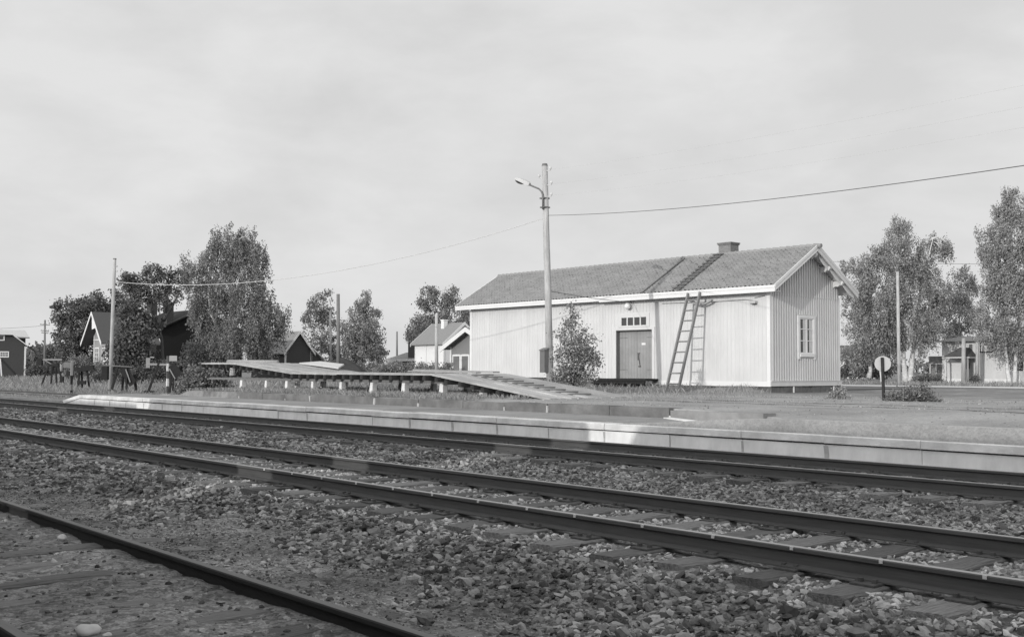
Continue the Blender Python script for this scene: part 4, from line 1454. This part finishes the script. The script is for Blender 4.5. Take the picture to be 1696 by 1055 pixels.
# ------------------------------------------------------------------ point levers and wire weights left
def lever(label, base, s, parts):
    t = thing('point_lever', label, 'point lever', base, 0, 'point levers beyond the platform end')
    for p0, p1 in parts['legs']:
        MB().bar(Vector(p0) * s, Vector(p1) * s, .095 * s, .095 * s).build('leg', TAR, t)
    for nm, p0, p1, w, h, m in parts['bars']:
        MB().bar(Vector(p0) * s, Vector(p1) * s, w * s, h * s).build(nm, m, t)
    return t
rx = Vector((rgt.x, rgt.y, 0))
fx = Vector((fwdh.x, fwdh.y, 0))
def o(a, z, d=0.0):      # a metres to the right, z up, d back
    v = rx * a + fx * d
    return (v.x, v.y, z)
PLM = mat('pale_lever_paint', .24, .1, 6.0)
DKP = mat('faded_lever_plate', .16, .15, 6.0)
full = dict(legs=[(o(-.55, 0), o(-.25, 1.30)), (o(-.1, 0, .3), o(-.02, 1.25, .2)), (o(.25, 0), o(.18, 1.25)), (o(.62, 0, .3), o(.55, .95, .2))],
            bars=[('frame', o(-.4, 1.28, .1), o(.5, 1.28, .1), .1, .08, TAR), ('hanging_plate', o(.0, 1.25, .05), o(.55, .45, .05), .05, .42, TAR), ('lever_arm', o(-.95, 1.40), o(.5, 1.32), .05, .05, DKP), ('weight', o(-1.0, 1.02), o(-.72, 1.02), .3, .68, TAR), ('brace', o(.18, 1.2, -.03), o(.42, .55, -.03), .05, .05, PLM), ('foot', o(-.7, .12), o(-.3, .12), .2, .12, TAR), ('foot', o(-.25, .05), o(.45, .05), .2, .12, TAR)])
pv = at_z(202, 651, -.04)
lever('dark point lever frame with square weight standing by the leaning pole', pv, 1.05, full)
full2 = dict(legs=[(o(-.95, 0), o(-.42, 1.5)), (o(.1, 0), o(.22, 1.1)), (o(.42, 0, .1), o(.36, .95, .1)), (o(.30, 0), o(.24, .95))],
             bars=[('frame', o(-.5, 1.45, .1), o(.5, 1.45, .1), .08, .06, TAR), ('lever_arm', o(-.95, 1.42), o(-.02, 1.40), .06, .10, PLM), ('signal_plate', o(-1.05, 1.48), o(-.86, 1.48), .04, .48, PLM), ('plate_hook', o(-.86, 1.76), o(-.66, 1.74), .03, .07, PLM), ('sign_board', o(.07, 1.70), o(.44, 1.70), .03, .26, mat('faded_sign_board', .30, .1, 6.0)), ('hanging_plate', o(.15, 1.38), o(.75, .62), .05, .40, TAR), ('brace', o(.10, 1.2, -.03), o(.38, .72, -.03), .05, .05, PLM), ('weight', o(.62, .62, .1), o(.85, .62, .1), .2, .35, TAR), ('foot', o(-1.1, .08), o(-.65, .08), .2, .12, TAR)])
pv = at_z(277, 652, -.02)
lv2 = lever('point lever with pale plates and a black and white striped post', pv, 1.06, full2)
for i in range(5):
    (MB().box(-.05, .05, -.05, .05, i * .385, i * .385 + .385)).build('striped_post', (WHITE_TRIM if i in (1, 3) else mat('faded_black_paint', .10, .2, 6.0)), lv2)
full3 = dict(legs=[(o(-.5, 0), o(-.36, 1.45)), (o(-.05, 0), o(-.02, 1.2)), (o(.12, 0, .2), o(.05, 1.2, .2)), (o(.55, 0, .2), o(.38, 1.1, .2))],
             bars=[('frame', o(-.5, 1.2), o(.5, 1.2), .1, .22, TAR), ('weight', o(-.75, .95), o(-.45, .95), .25, .3, TAR), ('counterweight', o(.2, 1.25), o(.85, 1.32), .25, .3, TAR), ('foot', o(-.1, .42), o(.4, .42), .2, .22, TAR)])
pv = at_z(131, 645, -.02)
lever('small dark point lever with a round counterweight behind the flag post', pv, 1.02, full3)
full4 = dict(legs=[(o(-.75, 0), o(-.25, 1.45)), (o(-.1, 0), o(-.05, 1.4)), (o(.28, 0), o(.2, 1.2)), (o(.62, .4), o(.3, 1.4))],
             bars=[('lever_arm', o(-.9, 1.75), o(.6, 1.75), .08, .10, PLM), ('frame', o(-.3, 1.38), o(.35, 1.38), .1, .16, TAR), ('weight', o(-1.05, 1.60), o(-.72, 1.60), .25, .45, TAR), ('counterweight', o(.5, .42), o(.72, .42), .2, .4, TAR), ('brace', o(-.6, 1.74), o(-.1, 1.45), .05, .05, PLM)])
pv = at_z(87, 639, 0)
lever('far point lever with a pale cross arm nearest the dark boarded house', pv, 1.1, full4)
# flag post beside the platform end
fp = thing('marker_post', 'slim marker post with a small flag board at the sloping platform end', 'post', at_z(118, 655, -.1))
for i in range(4):
    z0_ = [0, .25, .55, 1.0, 1.75]
    MB().box(-.05, .05, -.05, .05, z0_[i] + (.0), z0_[i + 1]).build('post_band', [TAR, DKP, TAR, mat('half_faded_paint', .26, .1, 5.0)][i], fp)
MB().bar(o(-.05, 1.52), o(-.42, 1.52), .03, .28).build('flag_board', DKP, fp)


# ------------------------------------------------------------------ trees
def leaves(name, centers, per, spread, droop, size, material, parent):
    """clusters of small leaf faces; hanging strands where droop > 0"""
    n = len(centers)
    m = per
    c = np.repeat(centers[:, None, :], m, 1)
    t = rng.random((n, m, 1))
    off = rng.normal(0, 1, (n, m, 3)) * spread
    if droop > 0:
        ln = rng.uniform(.35, 1.25, (n, 1, 1)) * droop
        side = rng.normal(0, .20, (n, 1, 3))
        side[..., 2] = 0
        hang = np.concatenate([side[..., :2] * t * ln, -t * ln], -1)
        off = off * np.array([.55, .55, .5]) + hang
    p = (c + off).reshape(-1, 3)
    k = len(p)
    a = rng.normal(size=(k, 3)) * (.55 if droop > .4 else 1.0) + np.array([0, 0, -1.0 if droop > .4 else 0.0])
    a /= np.linalg.norm(a, axis=1, keepdims=True)
    b = np.cross(a, rng.normal(size=(k, 3)))
    b /= np.linalg.norm(b, axis=1, keepdims=True)
    s = size * rng.uniform(.6, 1.35, (k, 1))
    v = np.stack([p - a * s * .62, p + b * s * .40, p + a * s * .62, p - b * s * .40], 1).reshape(-1, 3)
    return big_mesh(name, v, np.arange(k * 4, dtype=np.int32), 4, material, parent)

def tree(name, label, px, py, depth, lobes, clusters, per=16, leaf=.13, droop=0.0, spread=.28, lm=LEAF, bm=BARK, stems=None, tr=.16, cat='tree', group=None, ry=1.0, shell=.45, tuft=.17):
    """lobes: (px, py, half width px, half height px) on the tree's own plane"""
    base = at(px, py, depth)
    t = thing(name, label, cat, base, 0, group)
    s = depth / F_PX
    rr, ff = np.array(rx), np.array(fx)
    def loc(qx, qy, d=0.0):
        return np.array(at(qx, qy, depth) - base) + ff * d
    ws = np.array([l[2] * l[3] * (l[2] + l[3]) * .5 for l in lobes], float) ** .75
    ws /= ws.sum()
    tr_mb = MB()
    stems = stems or [[(px, py), (lobes[0][0], lobes[0][1])]]
    stem_pts = []
    for st in stems:
        pts = [Vector(loc(q[0], q[1], random.uniform(-.1, .1))) for q in st]
        fine = []
        for a, b in zip(pts[:-1], pts[1:]):
            for i in range(5):
                fine.append(a.lerp(b, i / 5) + Vector((random.uniform(-1, 1), random.uniform(-1, 1), 0)) * .04)
        fine.append(pts[-1])
        k = len(fine)
        r0 = tr if len(stems) == 1 else tr * .8
        tr_mb.tube(fine, [max(.015, r0 * (1 - .9 * (i / (k - 1)) ** .85)) * (1.25 if i == 0 else 1) for i in range(k)], 8)
        stem_pts += fine
    allc = []
    for li, (lx, ly, hw, hh) in enumerate(lobes):
        n = max(3, int(clusters * ws[li]))
        nt = max(4, int(3 + n / 7))
        tc_ = rng.normal(size=(nt, 3))
        tc_ /= np.linalg.norm(tc_, axis=1, keepdims=True)
        tc_ *= rng.random((nt, 1)) ** shell
        u = tc_[rng.integers(0, nt, n)] + rng.normal(0, 1, (n, 3)) * tuft
        q_ = np.linalg.norm(u, axis=1, keepdims=True)
        u = np.where(q_ > 1.12, u / q_ * 1.12, u)
        dr = random.uniform(-.45, .45) * hw * s * ry
        c0 = loc(lx, ly, dr)
        c = c0 + rr * (u[:, :1] * hw * s) + ff * (u[:, 1:2] * hw * s * ry) + np.array([0, 0, 1]) * (u[:, 2:3] * hh * s)
        c = c[c[:, 2] > .15]
        allc.append(c)
        # limb from the nearest lower point of a stem to this lobe, and twigs to some clusters
        cands = [p for p in stem_pts if p.z < c0[2] + .3] or stem_pts[:1]
        v0 = Vector(c0)
        p0 = min(cands, key=lambda p: (p - v0).length + .6 * abs((v0.z - p.z) - .5 * (v0.xy - p.xy).length))
        mid = p0.lerp(v0, .5) + UP * (.12 * (v0 - p0).length)
        rl = max(.02, tr * .34)
        tr_mb.tube([p0, mid, v0], [rl, rl * .7, rl * .4], 6)
        for q in c[:: max(1, len(c) // 9)]:
            q = Vector(q)
            st_ = mid.lerp(v0, random.random())
            tr_mb.tube([st_, st_.lerp(q, .5) + UP * .08 * (q - st_).length, q], [rl * .38, rl * .26, .008], 4, cap=False)
    tr_mb.build('trunk', bm, t, smooth=True, fix=False)
    cs = np.concatenate(allc)
    leaves('crown', cs, per, spread, droop, leaf, lm, t)
    return t

# the big hanging birch on the left
tree('birch_tree', 'big birch with hanging branches behind the left end of the loading ramp', 385, 620, 106,
     [(385, 420, 40, 48), (375, 395, 28, 24), (408, 392, 22, 26), (345, 420, 22, 26), (318, 450, 24, 34), (425, 430, 22, 34), (400, 480, 42, 44), (350, 490, 40, 48), (334, 522, 24, 46), (432, 470, 22, 30), (440, 525, 34, 26), (405, 545, 46, 40), (350, 560, 44, 36), (454, 535, 26, 34), (460, 505, 16, 16), (330, 580, 24, 32), (425, 575, 26, 22)],
     1900, 36, .14, 2.1, .20, LEAF, BARK, [[(385, 622), (378, 560), (384, 470), (392, 385)], [(384, 600), (350, 520), (338, 440)]], .30)
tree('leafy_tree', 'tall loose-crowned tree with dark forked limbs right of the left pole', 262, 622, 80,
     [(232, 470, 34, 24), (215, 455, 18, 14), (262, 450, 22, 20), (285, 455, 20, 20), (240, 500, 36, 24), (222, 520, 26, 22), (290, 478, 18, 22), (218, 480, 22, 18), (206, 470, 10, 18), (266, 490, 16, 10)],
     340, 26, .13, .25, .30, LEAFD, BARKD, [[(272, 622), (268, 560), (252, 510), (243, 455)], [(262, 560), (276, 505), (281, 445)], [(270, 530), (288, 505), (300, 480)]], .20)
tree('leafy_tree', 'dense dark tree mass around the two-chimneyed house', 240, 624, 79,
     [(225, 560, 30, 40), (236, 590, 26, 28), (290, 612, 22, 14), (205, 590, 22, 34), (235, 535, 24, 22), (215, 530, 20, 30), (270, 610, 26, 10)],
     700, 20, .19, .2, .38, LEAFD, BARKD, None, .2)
tree('leafy_tree', 'broad dark bushy tree behind the ochre house with twigs reaching left', 140, 622, 112,
     [(150, 510, 34, 22), (125, 520, 30, 26), (105, 530, 20, 22), (165, 520, 34, 36), (135, 560, 34, 34), (120, 590, 26, 28), (190, 505, 26, 24), (205, 540, 26, 40), (150, 590, 30, 30), (92, 525, 9, 6), (110, 560, 18, 18)],
     1000, 20, .21, .1, .45, LEAFD, BARKD, None, .28)
tree('birch_tree', 'thin open-crowned far birch left of the brown pole', 530, 610, 130,
     [(535, 500, 22, 20), (540, 482, 12, 8), (520, 520, 22, 18), (545, 530, 22, 26), (525, 560, 32, 26), (550, 580, 22, 24), (508, 530, 10, 14)],
     330, 18, .19, .5, .36, LEAF, BARK, None, .16)
tree('birch_tree', 'dense round far birch right of the brown pole', 602, 612, 128,
     [(600, 500, 12, 20), (605, 525, 26, 26), (590, 545, 26, 30), (612, 560, 28, 36), (585, 580, 24, 28), (625, 580, 18, 26), (600, 590, 30, 20), (610, 488, 10, 10)],
     760, 20, .19, .6, .32, LEAFL, BARK, None, .16)
tree('birch_tree', 'broad two-topped birch behind the white cottage', 718, 612, 140,
     [(710, 495, 18, 22), (745, 492, 18, 20), (700, 520, 22, 22), (740, 520, 30, 26), (685, 550, 16, 18), (720, 548, 40, 26), (770, 530, 22, 24), (678, 557, 10, 12), (715, 480, 12, 10), (755, 478, 8, 10), (690, 580, 10, 20)],
     640, 20, .21, .5, .40, LEAF, BARK, None, .2)
# right-hand birches
tree('birch_tree', 'two-trunked birch in front of the pale pole right of the shed', 1505, 634, 89,
     [(1490, 385, 26, 30), (1500, 368, 18, 14), (1545, 400, 26, 22), (1478, 430, 34, 36), (1530, 440, 34, 36), (1560, 395, 16, 24), (1500, 480, 48, 44), (1545, 490, 30, 40), (1515, 540, 50, 36), (1470, 540, 34, 36), (1540, 550, 26, 22), (1470, 570, 22, 20)],
     1350, 34, .115, 1.2, .20, LEAFL, BARK, [[(1500, 634), (1496, 590), (1493, 500), (1500, 372)], [(1506, 634), (1513, 580), (1524, 480), (1545, 395)]], .34)
tree('birch_tree', 'lower birch rising just behind the gable of the shed', 1438, 626, 88,
     [(1408, 440, 14, 20), (1430, 460, 30, 30), (1412, 500, 18, 34), (1445, 500, 36, 36), (1425, 545, 34, 34), (1455, 555, 34, 34), (1418, 585, 26, 26), (1450, 430, 22, 22)],
     760, 32, .12, .9, .22, LEAFL, BARK, [[(1440, 626), (1443, 560), (1437, 500), (1442, 430)]], .17)
tree('birch_tree', 'tall full birch at the right edge in front of the white house', 1675, 637, 84.5,
     [(1660, 360, 26, 34), (1672, 330, 22, 24), (1690, 345, 30, 36), (1640, 385, 24, 22), (1655, 420, 44, 38), (1700, 420, 40, 50), (1640, 470, 34, 40), (1690, 490, 44, 50), (1660, 526, 42, 30), (1624, 526, 22, 20), (1700, 560, 36, 40), (1664, 558, 36, 18), (1735, 470, 40, 70)],
     1650, 34, .115, 1.1, .21, LEAFL, BARK, [[(1671, 637), (1668, 600), (1662, 500), (1672, 340)], [(1681, 637), (1682, 590), (1694, 480), (1700, 380)]], .24)
tree('birch_tree', 'smaller birch standing between the two-trunked birch and the edge birch', 1590, 634, 98,
     [(1590, 445, 18, 18), (1585, 480, 32, 30), (1600, 520, 34, 30), (1570, 540, 32, 28), (1610, 470, 16, 26), (1590, 560, 34, 16), (1580, 500, 40, 30)],
     440, 30, .12, .8, .24, LEAFL, BARK, [[(1590, 634), (1588, 560), (1592, 450)]], .15)
# the young tree by the shed wall
tree('young_tree', 'young leafy tree in front of the shed wall beside the lamp pole', 948, 644, 40,
     [(946, 525, 12, 18), (944, 550, 24, 18), (955, 570, 32, 20), (940, 585, 28, 18), (965, 590, 34, 18), (948, 610, 36, 18), (970, 618, 28, 16), (930, 622, 20, 14), (985, 592, 14, 14), (944, 508, 6, 8), (955, 632, 24, 10)],
     330, 18, .075, .0, .12, LEAFY, BARKD, [[(948, 644), (947, 590), (944, 505)]], .05, shell=.55)

# far woods: one mass of bushes and one spruce tops
fwn = []
for i in range(60):
    px = rng.uniform(44, 118)
    top = 600 - 12 * abs(math.sin(px * .11)) - rng.uniform(0, 6)
    for k in range(5):
        p = at(px + rng.uniform(-3, 3), rng.uniform(top, 612), 260 + rng.uniform(-15, 15))
        fwn.append(tuple(p))
for i in range(200):
    px = rng.uniform(-100, 1800)
    if 45 < px < 120: continue
    p = at(px, rng.uniform(605, 613), 320 + rng.uniform(-15, 15))
    fwn.append(tuple(p))
fo = leaves('far_woods', np.array(fwn), 90, 1.1, 0, .75, LEAFD, None)
tag(fo, 'distant line of woods along the horizon', 'woods', kind='stuff')
tree('spruce_tree', 'small pointed far spruce above the distant woods by the telegraph pole', 82, 612, 230,
     [(82, 583, 2.5, 6), (82, 592, 5, 7), (82, 601, 8, 7)], 120, 30, .5, 0, .5, LEAFD, BARKD, None, .2)

# ------------------------------------------------------------------ bushes and plants
def bush(label, px0, px1, ytop, ybase, depth, n, leaf, lm, name='bush', cat='bush', group=None, hump=3):
    base = at((px0 + px1) / 2, ybase, depth)
    t = thing(name, label, cat, base, 0, group)
    lo_ = []
    w = px1 - px0
    s = depth / F_PX
    cs = []
    for i in range(n):
        u = rng.random()
        hgt = (ybase - ytop) * ((.55 + .45 * abs(math.sin(u * math.pi * hump + 1.0 + px0))) if hump < 7 else (.30 + .70 * abs(math.sin(u * 9.1 + .9)) * (.45 + .55 * u))) * min(1, 4 * u + .25, 4 * (1 - u) + .25)
        px = px0 + w * u
        py = ybase - hgt * rng.random() ** .7
        d = rng.normal(0, .22 * w * s / 2)
        cs.append(np.array(at(px, py, depth) - base) + np.array(fx) * d)
    m = MB()
    for q in cs[::6]:
        q = Vector(q)
        m.tube([(q.x * .5, q.y * .5, -.05), q * .6 + Vector((0, 0, .05)), q], [.012, .009, .004], 4, cap=False)
    m.build('stem', BARKD, t, fix=False)
    leaves('foliage', np.array(cs), 16, .16 * (leaf / .1), 0, leaf, lm, t)
    return t
bush('rounded bush in front of the raised end of the loading ramp', 300, 374, 612, 653, 46.5, 380, .10, LEAF, hump=2)
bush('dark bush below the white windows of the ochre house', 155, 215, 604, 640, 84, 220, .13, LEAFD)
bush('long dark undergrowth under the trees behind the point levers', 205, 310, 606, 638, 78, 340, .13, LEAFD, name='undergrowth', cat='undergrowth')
bush('dark bush between the telegraph pole and the far point lever', 48, 84, 603, 624, 120, 130, .17, LEAFD)
bush('leafy bush behind the small point lever', 108, 158, 590, 634, 98, 240, .14, LEAF)
bush('low green row of plants along the far edge of the loading ramp', 620, 745, 604, 622, 62, 330, .09, LEAF, name='plant_row', cat='plants', hump=6)
bush('low plants at the foot of the dense far birch', 525, 640, 602, 622, 95, 220, .13, LEAF, name='plant_row', cat='plants', hump=5)
bush('single rounded shrub before the corner of the white cottage', 735, 748, 602, 622, 64, 60, .08, LEAF)
bush('row of low shrubs right of the round sign', 1468, 1550, 634, 672, 28.5, 260, .05, mat('shrub_leaves', .19, .3, 3.0, per_island=.5, translucent=.2), name='shrub_row', cat='shrubs', hump=7)
bush('sprig of weeds in front of the shed corner', 1374, 1402, 640, 665, 31, 40, .045, mat('weed_leaves', .26, .3, 3.0, per_island=.5), name='weed', cat='weeds', hump=1)
bush('dark hedge below the birch behind the gable', 1390, 1470, 590, 624, 94, 330, .14, LEAFD, name='hedge', cat='hedge')
bush('dark low bush beside the white house wall', 1514, 1562, 622, 636, 88, 110, .11, LEAFD)
bush('small dark shrub by the entrance of the white house', 1609, 1620, 623, 637, 84, 60, .09, LEAFD)

# ------------------------------------------------------------------ grass
def grass(name, label, regions, material):
    vs = []
    for (x0, x1, y0, y1, n, h, w) in regions:
        x, y = rng.uniform(x0, x1, n), rng.uniform(y0, y1, n)
        k = N1(x * .5 + 40, y * .5) + .6 * N2(x * 1.7, y * 1.7) > -.18
        x, y = x[k], y[k]
        z = ground_z(x, y)
        m = len(x)
        hh = h * rng.uniform(.35, 1.2, m) * (.75 + .6 * (N3(x * .7, y * .7) + .5))
        a = rng.uniform(0, np.pi, m)
        dx, dy = np.cos(a) * w, np.sin(a) * w
        lx, ly = rng.normal(0, .35, m) * hh, rng.normal(0, .35, m) * hh
        p0 = np.stack([x - dx, y - dy, z - .02], -1)
        p1 = np.stack([x + dx, y + dy, z - .02], -1)
        p2 = np.stack([x + lx * .4 + dx * .6, y + ly * .4 + dy * .6, z + hh * .6], -1)
        p3 = np.stack([x + lx, y + ly, z + hh], -1)
        vs.append(np.stack([p0, p1, p2, p3], 1).reshape(-1, 3))
    v = np.concatenate(vs)
    return tag(big_mesh(name, v, np.arange(len(v), dtype=np.int32), 4, material), label, 'grass', kind='stuff')
grass('grass', 'tall dry grass along the loading ramp and the far verges', [
    (-40, -21.5, 16.75, 18.9, 12000, .12, .006), (-43, -24.5, 18.9, 23, 9000, .13, .006), (-46, -40, 16.6, 24, 6000, .18, .007),
    (-70, -44, 18.4, 30, 26000, .20, .008), (-120, -55, 20, 42, 24000, .30, .014), (-46, -27, 23, 37, 9000, .2, .008),
    (-34, -28, 34, 37.3, 4500, .12, .008), (-60, -30, 67, 90, 9000, .25, .02), (-120, -46, 14.9, 16.4, 7000, .10, .007), (-120, -46, 18.2, 19.5, 6000, .12, .008), (-31, -19, 22.8, 33, 2600, .07, .008), (-21.5, -6, 20.3, 20.9, 1500, .035, .006), (-21.5, -6, 21.9, 22.5, 1700, .04, .006), (-24, -8, 23.5, 30, 1200, .04, .008), (-42, -13, 14.56, 14.75, 260, .05, .004)], GRASS)

# ------------------------------------------------------------------ the standing train behind the photographer, whose shadow lies over the tracks
def coach(name, label, x0, x1, top, gable=.45):
    t = thing(name, label, 'railway coach', ((x0 + x1) / 2, -2.75, -.17), 0, 'coaches of the standing train')
    h = (x1 - x0) / 2
    prof_ = [(-1.42, .95), (1.42, .95), (1.42, top - gable), (1.2, top - gable * .45), (.7, top - .1), (0, top), (-.7, top - .1), (-1.2, top - gable * .45), (-1.42, top - gable)]
    b = MB().prism(prof_, 'x', -h, h).build('body', COACH, t)
    for s in (-1, 1):
        x = -h + 1.4
        while x < h - 1.6:
            MB().box(x, x + 1.1, s * 1.42 - .015, s * 1.42 + .015, 1.95, 2.75).build('window', GLASS, b)
            x += 1.75
    for s in (-1, 1):
        bg = MB().box(s * (h - 3.2) - 1.5, s * (h - 3.2) + 1.5, -1.05, 1.05, .45, .93).build('bogie', TAR, t)
        for e in (-1, 1):
            for y in (-GAUGE, GAUGE):
                c = (s * (h - 3.2) + e * 1.15)
                MB().tube([(c, y - .06, .46), (c, y + .06, .46)], .46, 20).build('wheel', STEEL, bg)
        for y in (-.87, .87):
            MB().tube([(s * h, y, 1.05), (s * (h + .36), y, 1.05)], [.09, .2], 12).build('buffer', STEEL, t)
coach('railway_coach', 'dark coach standing behind the camera, second from the right', -9.48, 10.6, 4.45)
coach('railway_coach', 'dark coach standing behind the camera, third from the right', -31.4, -11.02, 4.45)
coach('railway_coach', 'dark coach standing behind the camera, rightmost', 11.5, 32, 4.45)
coach('railway_coach', 'lower dark coach at the left end of the train behind the camera', -53, -32.9, 4.2)
t0 = thing('railway_track', 'railway track carrying the train behind the camera', 'railway track', (0, -2.75, -.17), 0, 'railway tracks')
for s in (-1, 1):
    rail_mb(-160, 40, s * GAUGE).build('rail', STEEL, t0)
